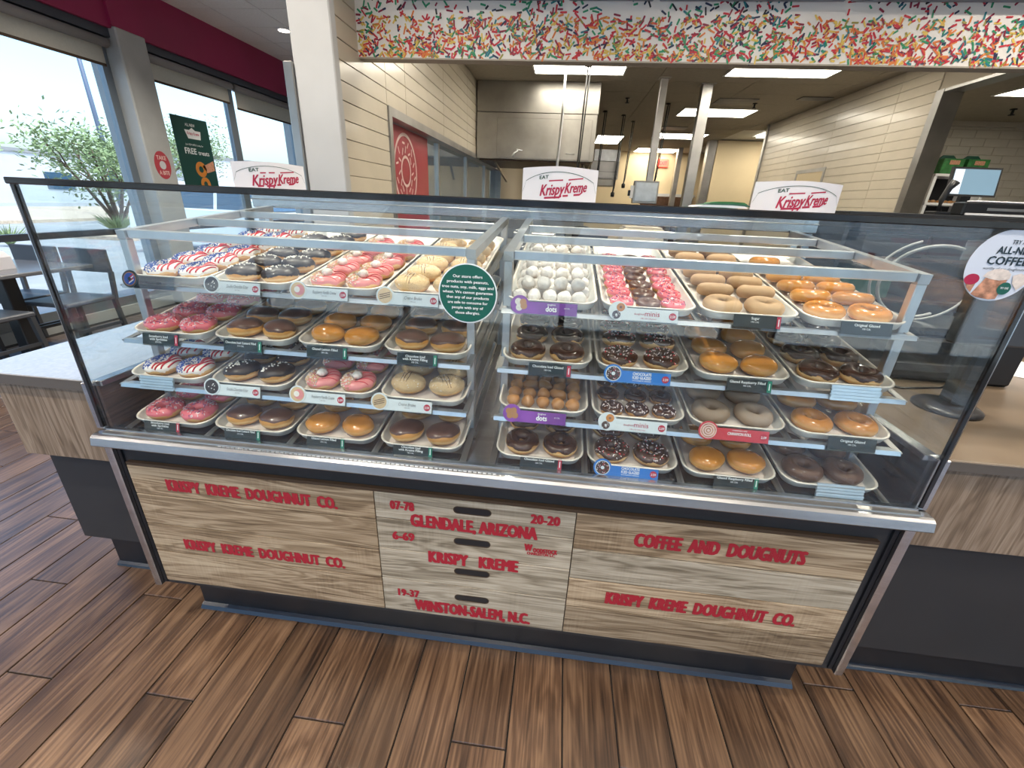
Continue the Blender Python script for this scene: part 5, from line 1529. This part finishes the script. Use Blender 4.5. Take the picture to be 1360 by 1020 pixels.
cord(1.33, 5.2, 1.55, 'black twin cord hanging in front of the hood handle')
cord(2.66, 7.19, 1.75, 'black twin cord hanging between the two steel posts')
cord(1.75, 7.9, 1.70, 'black cord beside the right edge of the hood')
cord(2.35, 8.8, 1.78, 'black cord left of the thin drop post')
cord(2.10, 8.2, 1.60, 'black cord in front of the wall-mounted cooler')
ac = thing('wall_unit', 'boxy grey air unit high behind the hanging cords', 'air unit', (1.9, 8.2, 1.7))
MB().bevbox(1.62, 2.14, 8.3, 8.9, 1.86, 2.16, .006).build('body', 'steel_dull', ac)
MB().bevbox(1.66, 2.14, 8.32, 8.88, 2.162, 2.36, .006).build('top_box', 'aluminium', ac)
MB().bevbox(1.65, 2.10, 8.32, 8.88, 1.74, 1.858, .006).build('drip_tray', 'steel_hood', ac)
MB().box(1.64, 2.12, 8.296, 8.3, 1.98, 1.985).box(1.64, 2.12, 8.296, 8.3, 1.88, 1.885).build('seam', 'black_rubber', ac)
ex = thing('exit_sign', 'small red exit sign far back under the last light', 'sign', (4.0, 13.9, 2.6))
MB().bevbox(3.85, 4.15, 13.93, 13.99, 2.52, 2.74, .01).build('housing', 'exit_red', ex)
t = MB(); put_text(t, 'EXIT', (4.0, 13.925, 2.63), X, Z, .22, .10, 0, .015); t.build('lettering', 'tag_crimson', ex)
dk = thing('far_doorway', 'brown door low in the far tan kitchen wall', 'door', (4.25, 13.95, 0))
MB().bevbox(3.5, 5.0, 13.93, 13.995, 0, 1.72, .01).build('leaf', 'dark_wood', dk)
MB().box(3.42, 5.08, 13.94, 13.997, 1.721, 1.80).build('frame', 'white_wall', dk)
for x, y, lab in ((3.9, 7.05, 'sprinkler head near the square steel post'), (2.0, 6.9, 'sprinkler head left of the thin drop post'), (6.35, 5.65, 'sprinkler head in the side room ceiling')):
    t = thing('sprinkler_head', lab, 'sprinkler', (x, y, KZ if x < 5 else 2.64), 'ceiling sprinklers')
    z = KZ if x < 5 else 2.64
    MB().lathe([(.035, -.012), (.035, 0)], 14, 0, (x, y, z)).build('plate', 'black_plastic', t)
    MB().tube([(x, y, z-.012), (x, y, z-.06)], .014, 8).build('nozzle', 'black_plastic', t)
    MB().lathe([(.03, -.008), (.03, 0)], 12, 0, (x, y, z-.06)).build('deflector', 'black_plastic', t)
for x0, y0, x1, y1, lab in ((3.3, 6.75, 3.85, 7.15, 'dark air vent next to the square steel post'), (4.35, 6.55, 4.75, 6.75, 'small slot vent by the right tiled wall'), (3.0, 9.3, 3.5, 9.7, 'far dark air vent behind the square post')):
    t = thing('ceiling_vent', lab, 'vent', ((x0+x1)/2, (y0+y1)/2, KZ-.01), 'air vents in the kitchen ceiling')
    MB().box(x0, x1, y0, y1, KZ-.006, KZ-.001).build('back', 'black_rubber', t)
    n = 6
    for i in range(n): MB().box(x0, x1, y0+(y1-y0)*(i+.2)/n, y0+(y1-y0)*(i+.6)/n, KZ-.014, KZ-.006).build('slat', 'steel_dull', t)
# doughnut sign on the kitchen window pane
sg = thing('doughnut_sign', 'crimson window graphic with a white doughnut outline on the kitchen window', 'sign', (-.236, 3.3, 1.4))
MB().box(-.240, -.236, 2.70, 3.90, 1.012, 1.935).build('panel', 'sign_crimson', sg)
t = MB(); SO = Vector((-.2345, 3.22, 1.60))
ring_flat(t, SO, Y, Z, .275, .300, 48); ring_flat(t, SO, Y, Z, .105, .128, 36)
r_ = random.Random(8)
for i in range(24):
    a = 2*PI*i/24+r_.uniform(-.1, .1); q = .165+.065*(i % 2)+r_.uniform(-.01, .01); b_ = r_.uniform(0, 3.1)
    cc = SO+Y*(q*math.cos(a))+Z*(q*math.sin(a)); d = Y*math.cos(b_)+Z*math.sin(b_); e = Y*-math.sin(b_)+Z*math.cos(b_)
    t.add([cc-d*.03-e*.008, cc+d*.03-e*.008, cc+d*.03+e*.008, cc-d*.03+e*.008], [(0, 1, 2, 3)])
t.build('outline', 'sign_pink', sg)
# side room shelf with green cartons
sh = thing('bakers_shelf', 'white metal shelf unit with dark bays in the side room', 'shelf unit', (6.35, 6.2, 0))
for x in (6.02, 6.66):
    MB().bevbox(x-.02, x+.02, 5.98, 6.42, 0, 1.95, .003).build('upright', 'white_plastic', sh)
for z in (1.95, 1.60, 1.25, .8): MB().bevbox(6.0, 6.68, 5.97, 6.43, z-.02, z+.012, .003).build('shelf', 'white_plastic', sh)
MB().box(6.04, 6.64, 6.40, 6.42, .8, 1.93).build('back', 'black_rubber', sh)
for i, x in enumerate((6.10, 6.40)):
    gb = thing('carry_carton', ['green carry carton on the shelf unit, next to the steel trim', 'green carry carton on the shelf unit, right of the pair'][i], 'carton', (x+.12, 6.2, 1.962), 'green cartons on the shelf unit')
    MB().bevbox(x, x+.26, 6.06, 6.34, 1.9625, 2.15, .004).build('body', 'green_box', gb)
    MB().prism([(x+.01, 2.15), (x+.25, 2.15), (x+.19, 2.20), (x+.07, 2.20)], lambda a, z, d: (a, d, z), 6.19, 6.21).build('handle', 'green_dark', gb)
    MB().bevbox(x+.08, x+.20, 6.056, 6.06, 2.08, 2.13, .001).build('label', 'coffee_tan', gb)
for i in range(7):
    o = MB().grid(lambda u, v: (6.12+.075*i+.035*math.cos(2*PI*u)*math.sin(PI*v), 6.12+.03*math.sin(2*PI*u)*math.sin(PI*v), 1.632+.0195*math.cos(PI*v)), 10, 6, True, False, flip=True).build('bread_roll', 'dough_hole')
    tag(o, 'brown bun in the side room shelf, %s from the left' % NTH[i], 'bun', 'buns in the side room shelf')

# ================================================================== BEHIND THE CASE (seen through the glass)
wt = thing('work_table', 'stainless work table with a black cable, standing behind the case', 'table', (1.2, 2.9, 0))
MB().bevbox(.25, 2.2, 2.75, 3.45, 1.02, 1.06, .004).build('table_top', 'steel_dull', wt)
MB().bevbox(.27, 2.18, 2.78, 3.42, .40, .42, .003).build('undershelf', 'steel_dull', wt)
for x in (.3, 2.15):
    for y in (2.8, 3.4): MB().tube([(x, y, 0), (x, y, 1.02)], .02, 10).build('leg', 'steel_dull', wt)
for i, (x, w_, h_, m_, nm, lab) in enumerate(((.48, .24, .16, 'charcoal', 'label_printer', 'charcoal label printer on the work table behind the left rack'), (.95, .36, .10, 'steel_dull', 'steel_pan', 'shallow steel pan on the work table'), (1.42, .30, .13, 'black_plastic', 'scale', 'black kitchen scale on the work table'), (1.85, .34, .17, 'tile_cream', 'flour_bin', 'cream bin on the work table behind the right rack'))):
    t = thing(nm, lab, 'equipment', (x, 3.05, 1.06))
    MB().bevbox(x-w_/2, x+w_/2, 2.92, 3.18, 1.0605, 1.06+h_, .01).build('body', m_, t)
    MB().bevbox(x-w_/2+.02, x+w_/2-.02, 2.94, 3.16, 1.06+h_, 1.075+h_, .004).build('lid', m_, t)
cab('loose_cable', 'black cable coiled on the work table behind the case', loop((1.35, 3.28, 1.14), .14, .07, .3, 5.6, 24, .03), .009, 'black_rubber')

# ================================================================== DINING FURNITURE
tb = thing('dining_table', 'grey square dining table by the left windows', 'table', (-3.2, 2.1, 0))
MB().bevbox(-3.60, -2.83, 1.70, 2.50, .715, .745, .006).build('table_top', 'table_top', tb)
MB().bevbox(-3.26, -3.16, 2.05, 2.15, .03, .715, .006).build('pedestal', 'black_laminate', tb)
MB().bevbox(-3.5, -2.92, 1.82, 2.38, 0, .03, .006).build('base', 'black_laminate', tb)
def chair_proto():
    c = thing('dining_chair', '', 'chair')
    MB().bevbox(-.215, .215, -.22, .22, .43, .465, .008).build('seat', 'chair_grey', c, False)
    MB().bevbox(-.225, .225, .205, .235, .66, .86, .006).build('backrest', 'chair_grey', c, False)
    for sx in (-1, 1):
        MB().bar((sx*.205, .20, .43), (sx*.215, .22, .67), .035, .025).build('back_support', 'chair_grey', c, False)
        for sy in (-1, 1):
            MB().bar((sx*.20, sy*.19, .43), (sx*.215, sy*.215, 0), .035, .03).build('leg', 'charcoal', c, False)
        MB().bar((sx*.207, -.20, .22), (sx*.207, .20, .22), .02, .025).build('stretcher', 'charcoal', c, False)
    return c
CH = chair_proto()
for i, (x, y, rz, lab) in enumerate(((-3.50, 2.38, 0, 'grey dining chair behind the table, nearer the window'), (-3.01, 2.38, 0, 'grey dining chair behind the table, nearer the case'), (-3.51, 1.70, PI, 'grey dining chair on the near side of the table by the window'), (-3.0, 1.70, PI, 'grey dining chair on the near side of the table, nearer the case'))):
    o = CH if i == 0 else copy_tree(CH)
    o.location = (x, y, 0); o.rotation_euler = (0, 0, rz)
    tag(o, lab, 'chair', 'grey chairs at the window table')
bx_ = thing('doughnut_box', 'white doughnut carton with red script on the dining table', 'box', (-3.2, 2.0, .745))
MB().prism([(-.16, 0), (.16, 0), (.15, .09), (.10, .13), (-.08, .14), (-.15, .09)], lambda a, z, d: (-3.24+a, d, .7455+z), 1.90, 2.12).build('carton', 'white_paper', bx_)
t = MB(); put_text(t, 'Krispy Kreme', (-3.24, 1.898, .80), X, Z, .17, .035, 0, .012, .3); t.build('lettering', 'logo_red', bx_)
tb2 = thing('window_bench_table', 'second dark table far along the windows behind the rack', 'table', (-3.1, 5.0, 0))
MB().bevbox(-3.5, -2.7, 4.7, 5.4, .715, .745, .006).build('table_top', 'table_top', tb2)
MB().bevbox(-3.15, -3.05, 5.0, 5.1, .03, .715, .006).build('pedestal', 'black_laminate', tb2)
MB().bevbox(-3.4, -2.8, 4.8, 5.3, 0, .03, .006).build('base', 'black_laminate', tb2)
for i, (x, y, rz, lab) in enumerate(((-3.36, 5.45, 0, 'grey dining chair behind the second table, nearer the window'), (-2.85, 5.45, 0, 'grey dining chair behind the second table, nearer the case'))):
    o = copy_tree(CH); o.location = (x, y, 0); o.rotation_euler = (0, 0, rz); tag(o, lab, 'chair', 'grey chairs at the second table')
# pillar decal and window poster
dc = thing('pillar_decal', 'round red decal on the grey window pillar', 'decal', (WX+.11, 4.139, 1.62))
t = MB(); disc(t, (WX+.2012, 4.32, 1.62), Y, Z, .11, .15, n=40, th=.0006); t.build('face', 'sign_crimson', dc)
t = MB(); put_text(t, 'TAKE', (WX+.2022, 4.32, 1.70), Y, Z, .13, .045, 0, .015); put_text(t, 'A BITE', (WX+.2022, 4.32, 1.54), Y, Z, .14, .045, 0, .015); t.build('lettering', 'sign_pink', dc)
t = MB(); disc(t, (WX+.2022, 4.32, 1.62), Y, Z, .045, .045, n=24); t.build('picture', 'far_wall', dc)
ps = thing('window_poster', 'tall dark green poster with FREE treats lettering in the window', 'poster', (WX+.03, 5.08, 1.42))
P0, P1 = 4.79, 5.39
MB().bevbox(WX+.024, WX+.030, P0, P1, 1.36, 2.225, .001).build('sheet', 'poster_green', ps)
t = MB(); xx = WX+.0312
put_text(t, 'FREE', (xx, P0+.215, 1.835), Y, Z, .19, .072, 0, .012); put_text(t, 'treats', (xx, P0+.435, 1.825), Y, Z, .19, .055, 0, .008)
put_text(t, 'Join REWARDS today for', (xx, P0+.30, 1.91), Y, Z, .30, .022, 0, 0); put_text(t, 'ALL NEW', (xx, P0+.29, 2.14), Y, Z, .16, .035, 0, .01)
t.add([(xx, P0+.18, 2.08), (xx, P0+.22, 1.98), (xx, P0+.43, 1.98), (xx, P0+.45, 2.08), (xx, P0+.36, 2.08), (xx, P0+.31, 2.11), (xx, P0+.26, 2.08)], [tuple(range(7))])
t.build('lettering', 'poster_grey', ps)
t = MB(); put_text(t, 'Krispy Kreme', (xx+.001, P0+.315, 2.045), Y, Z, .20, .035, 0, .01, .2); t.build('logo', 'logo_red', ps)
t = MB(); ring_flat(t, (xx, P0+.33, 1.62), Y, Z, .04, .095, 30); ring_flat(t, (xx+.0005, P0+.36, 1.44), Y, Z, .035, .085, 30); t.build('picture', 'dough_glazed', ps)
t = MB(); t.add([(xx, P0+.36, 1.66), (xx, P0+.58, 1.74), (xx, P0+.58, 1.62), (xx, P0+.43, 1.58)], [(0, 1, 2, 3)]); t.build('hand', 'coffee_tan', ps)
# recessed ceiling lights of the dining room, two added over the racks for brightness
for i, (x, y) in enumerate(DOWN):
    t = thing('recessed_light', 'round recessed ceiling light %s' % ['next to the white column', 'over the first window table', 'over the aisle by the tiled wall', 'left of the case', 'at the front left corner', 'front of the left counter', 'in front of the case', 'at the front right', 'by the front window', 'over the till counter', 'over the far till', 'in the middle of the seating', 'over the left rack, added unseen to brighten the soffit', 'over the right rack, added unseen to brighten the soffit', 'by the front glass, left', 'by the front glass, right'][i], 'ceiling light', (x, y, CZ-.01), 'recessed lights in the dining ceiling')
    MB().lathe([(.095, -.006), (.10, 0), (.10, .001), (.08, .001)], 28, 0, (x, y, CZ)).build('trim_ring', 'white_plastic', t)
    MB().lathe([(.07, -.004), (.07, -.001)], 24, 0, (x, y, CZ-.005)).build('lens', 'lamp_bulb', t)
    ld = bpy.data.lights.new('recessed_light_lamp', 'SPOT'); ld.energy = 125; ld.color = (1, .90, .76); ld.spot_size = math.radians(120); ld.spot_blend = .8; ld.shadow_soft_size = .08
    lo = bpy.data.objects.new('lamp', ld); COL.objects.link(lo); lo.parent = t; lo.location = (0, 0, -.03)

# ================================================================== OUTDOORS
def car(label, loc, rz, paint, suv=True, group=None):
    c = thing('parked_car', label, 'car', loc, group, (0, 0, rz))
    # profile along length (y, forward +) and height; local x across
    Lh = 2.35; Wd = .92
    if suv:
        low = [(-2.30, .35), (-2.36, .60), (-2.34, .95), (-2.28, 1.08), (.95, 1.05), (1.25, 1.02), (2.15, .90), (2.34, .72), (2.36, .42), (2.25, .30), (-2.2, .28)]
        cabn = [(-2.28, 1.07), (-2.05, 1.55), (-1.85, 1.66), (-.2, 1.70), (.35, 1.63), (1.22, 1.03)]
    else:
        low = [(-2.28, .33), (-2.34, .55), (-2.30, .90), (-1.6, .98), (1.0, .95), (2.1, .78), (2.33, .60), (2.34, .36), (2.2, .26), (-2.2, .26)]
        cabn = [(-1.75, .96), (-1.0, 1.38), (-.3, 1.45), (.3, 1.40), (1.15, .94)]
    m = MB()
    def loft(poly, ws):
        n = len(poly); vs = []
        for sx, q in ((-1, 0), (1, 0)):
            vs += [(sx*w_, a, b_) for (a, b_), w_ in zip(poly, ws)]
        fs = [tuple(range(n)), tuple(range(n, 2*n))[::-1]]+[(i, n+i, n+(i+1) % n, (i+1) % n) for i in range(n)]
        return vs, fs
    v, f = loft(low, [Wd-.03 if b_ < .45 else (Wd if b_ < .9 else Wd-.05) for a, b_ in low]); m.add(v, f)
    top = max(b_ for a, b_ in cabn)
    v, f = loft(cabn, [Wd-.07-.22*(b_-.95)/(top-.95) for a, b_ in cabn]); m.add(v, f)
    m.build('body', paint, c, False)
    # side windows
    n0 = cabn
    yb = n0[0][0]+.22; yf_ = n0[-1][0]-.30; zb = n0[0][1]+.03; zt = top-.10
    for sx in (-1, 1):
        for (a, b_) in ((yb, yb+(yf_-yb)*.30), (yb+(yf_-yb)*.33, yb+(yf_-yb)*.64), (yb+(yf_-yb)*.67, yf_)):
            g_ = MB()
            def wx(z): return sx*(Wd-.07-.22*(z-.95)/(top-.95)+.006)
            ta = a+(.18 if a == yb else 0); tb_ = b_-(.42 if b_ == yf_ else 0)
            p = [(wx(zb), a, zb), (wx(zb), b_, zb), (wx(zt), tb_, zt), (wx(zt), ta, zt)]
            g_.add(p+[(x-sx*.01, y, z) for x, y, z in p], [(0, 1, 2, 3), (7, 6, 5, 4), (0, 4, 5, 1), (1, 5, 6, 2), (2, 6, 7, 3), (3, 7, 4, 0)])
            g_.build('side_window', 'car_glass', c, False)
    w0, w1 = cabn[-1], cabn[-2]
    g_ = MB(); g_.add([(-.72, w0[0]-.06+.03, w0[1]+.06), (.72, w0[0]-.06+.03, w0[1]+.06), (.60, w1[0]+.10, w1[1]-.04), (-.60, w1[0]+.10, w1[1]-.04)], [(0, 1, 2, 3)]); g_.build('windscreen', 'car_glass', c, False)
    g_ = MB(); r0_, r1_ = cabn[0], cabn[1]
    g_.add([(-.68, r0_[0]+.02, r0_[1]+.08), (.68, r0_[0]+.02, r0_[1]+.08), (.60, r1_[0]-.04, r1_[1]-.04), (-.60, r1_[0]-.04, r1_[1]-.04)], [(3, 2, 1, 0)]); g_.build('rear_window', 'car_glass', c, False)
    for sx in (-1, 1):
        for y in (-1.45, 1.45):
            t_ = MB(); t_.prism([(.34*math.cos(2*PI*i/20), .34*math.sin(2*PI*i/20)) for i in range(20)], lambda a, b_, d: (sx*(Wd-.20)+d*sx, y+a, .34+b_), 0, .22)
            wo_ = t_.build('wheel', 'tyre', c, False)
            t_ = MB(); t_.prism([(.21*math.cos(2*PI*i/16), .21*math.sin(2*PI*i/16)) for i in range(16)], lambda a, b_, d: (sx*(Wd+.02)+d*sx, y+a, .34+b_), 0, .012); t_.build('rim', 'aluminium', wo_, False)
        MB().bevbox(min(sx*.88, sx*1.10), max(sx*.88, sx*1.10), w0[0]-.42, w0[0]-.28, zb+.02, zb+.17, .03).build('mirror', paint, c, False)
        MB().bevbox(min(sx*.70, sx*.86), max(sx*.70, sx*.86), 2.20, 2.30, .62, .78, .01).build('headlight', 'aluminium', c, False)
        MB().bevbox(min(sx*.72, sx*.86), max(sx*.72, sx*.86), -2.36, -2.30, .70, .98, .01).build('tail_light', 'lens_red', c, False)
        for y in (.1, -.9): MB().bevbox(min(sx*.88, sx*.925), max(sx*.88, sx*.925), y-.10, y+.06, .90, .93, .005).build('door_handle', paint, c, False)
    return c
car('white sport utility car parked right outside the left windows', (-6.95, 10.1, -.165), -PI/2, 'car_white')
car('silver car parked behind the viewer in the front lot, seen mirrored in the glass', (4.4, -8.6, -.165), PI/2, 'car_silver', False, 'cars in the front lot')
car('white car parked behind the viewer in the front lot, seen mirrored in the glass', (-1.4, -8.3, -.165), PI/2, 'car_white', True, 'cars in the front lot')
def tree(label, loc, h, seed, spread, leaf, nl=2600, trunk=.11):
    r_ = random.Random(seed); c = thing('desert_tree', label, 'tree', loc, 'trees in the parking lot')
    b_ = MB(); tips = []
    for i in range(6):
        a = 2*PI*i/6+r_.uniform(-.4, .4); e = r_.uniform(.5, 1.0)
        p = [Vector((0, 0, 0)), Vector((.08*math.cos(a), .08*math.sin(a), .10*h)), Vector((spread*.35*e*math.cos(a), spread*.35*e*math.sin(a), .42*h)), Vector((spread*.75*e*math.cos(a), spread*.75*e*math.sin(a), .80*h))]
        b_.tube(p, [trunk*.7, trunk*.6, trunk*.35, trunk*.12], 7)
        tips += [p[2], p[3], (p[2]+p[3])/2]
        for j in range(3):
            a2 = a+r_.uniform(-1, 1); q = p[2]+(p[3]-p[2])*r_.uniform(.1, .9); tq = q+Vector((math.cos(a2)*spread*.35, math.sin(a2)*spread*.35, h*r_.uniform(.05, .22)))
            b_.tube([q, (q+tq)/2+Vector((0, 0, .05*h)), tq], [trunk*.25, trunk*.16, trunk*.06], 5); tips.append(tq)
    b_.build('trunk', 'bark', c, False)
    l = MB()
    for i in range(nl):
        t_ = r_.choice(tips); s_ = spread*.30
        p = t_+Vector((r_.gauss(0, s_*.6), r_.gauss(0, s_*.6), r_.gauss(.04*h, h*.085)))
        d = Vector((r_.uniform(-1, 1), r_.uniform(-1, 1), r_.uniform(-.6, .6))).normalized(); e = d.cross(Vector((r_.uniform(-1, 1), r_.uniform(-1, 1), 1))).normalized()
        ln = r_.uniform(.05, .11); wd = ln*.38
        l.add([p-d*ln, p+e*wd, p+d*ln, p-e*wd], [(0, 1, 2, 3)])
    o = l.build('foliage', leaf, c, False); o['kind'] = 'stuff'
    return c
tree('airy desert tree in the island beyond the big left window', (-13.2, 12.6, -.06), 3.0, 1, 1.9, 'leaf', 3600)
tree('pale tree beyond the left edge of the big window', (-18.5, 10.6, -.06), 3.2, 2, 1.9, 'leaf', 2600)
tree('slim tree left of the green poster', (-16.5, 17.6, -.06), 3.2, 3, 1.9, 'leaf', 2600)
tree('tree behind the parked white car by the far window', (-19.0, 23.5, -.1), 4.4, 4, 1.8, 'leaf', 3000)
tree('tall tree showing over the left paper hat', (-14.0, 29.0, -.1), 4.4, 6, 1.2, 'leaf', 1800)
tree('dark tree across the front lot', (1.5, -15, -.165), 4.5, 5, 2.6, 'leaf_dark', 3000, .16)
tree('second dark tree across the front lot', (7.5, -16, -.165), 4.0, 7, 2.6, 'leaf_dark', 3000, .16)
def shrub(label, loc, n, h, seed, m):
    r_ = random.Random(seed); c = thing('spiky_shrub', label, 'shrub', loc, 'low shrubs in the parking lot')
    b_ = MB()
    for i in range(n):
        a = r_.uniform(0, 2*PI); e = r_.uniform(.2, .9)*h; z = h*r_.uniform(.6, 1.0)
        d = Vector((math.cos(a), math.sin(a), 0)); s_ = Vector((-d.y, d.x, 0))*.02
        b_.add([s_, -s_, d*e*.5-s_*.8+Vector((0, 0, z*.6)), d*e+Vector((0, 0, z)), d*e*.5+s_*.8+Vector((0, 0, z*.6))], [(0, 1, 2, 3, 4)])
    b_.build('blades', m, c, False)
shrub('low green shrub at the foot of the island tree', (-12.6, 11.9, -.06), 130, .62, 1, 'leaf')
shrub('small spiky plant near the left edge of the big window', (-12.5, 8.9, -.165), 40, .55, 2, 'leaf')
lp = thing('lamp_post', 'thin dark lamp post rising outside the big left window', 'lamp post', (-20, 19.3, -.165))
MB().tube([(-20, 19.3, -.165), (-20, 19.3, 8.5)], [.11, .07], 10).build('shaft', 'pole_paint', lp)
MB().lathe([(.25, 0), (.25, .5)], 14, 0, (-20, 19.3, -.165)).build('footing', 'concrete', lp)
MB().bevbox(-20.1, -19.3, 19.15, 19.45, 8.45, 8.6, .02).build('lamp_head', 'pole_paint', lp)
def block(label, x0, x1, y0, y1, h_, wins):
    c = thing('far_building', label, 'building', ((x0+x1)/2, (y0+y1)/2, -.165), 'buildings across the road')
    MB().box(x0, x1, y0, y1, -.165, h_).build('wall', 'far_wall', c)
    MB().box(x0-.1, x1+.1, y0-.1, y1+.1, h_, h_+.25).build('parapet', 'shade_grey', c)
    for (y, w_) in wins: MB().box(x1, x1+.05, y, y+w_, .8, 2.0).build('window', 'car_glass', c)
block('long pale building across the road beyond the big left window', -44, -38, 14, 41.5, 3.2, ((18, 2), (24, 2), (31, 2), (36, 2)))
block('grey-blue building seen either side of the green poster', -40, -34, 43, 70, 4.1, ((46, 3), (52, 3), (60, 3)))
block('low building across the front lot', -12, 22, -40, -34, 3.5, ())
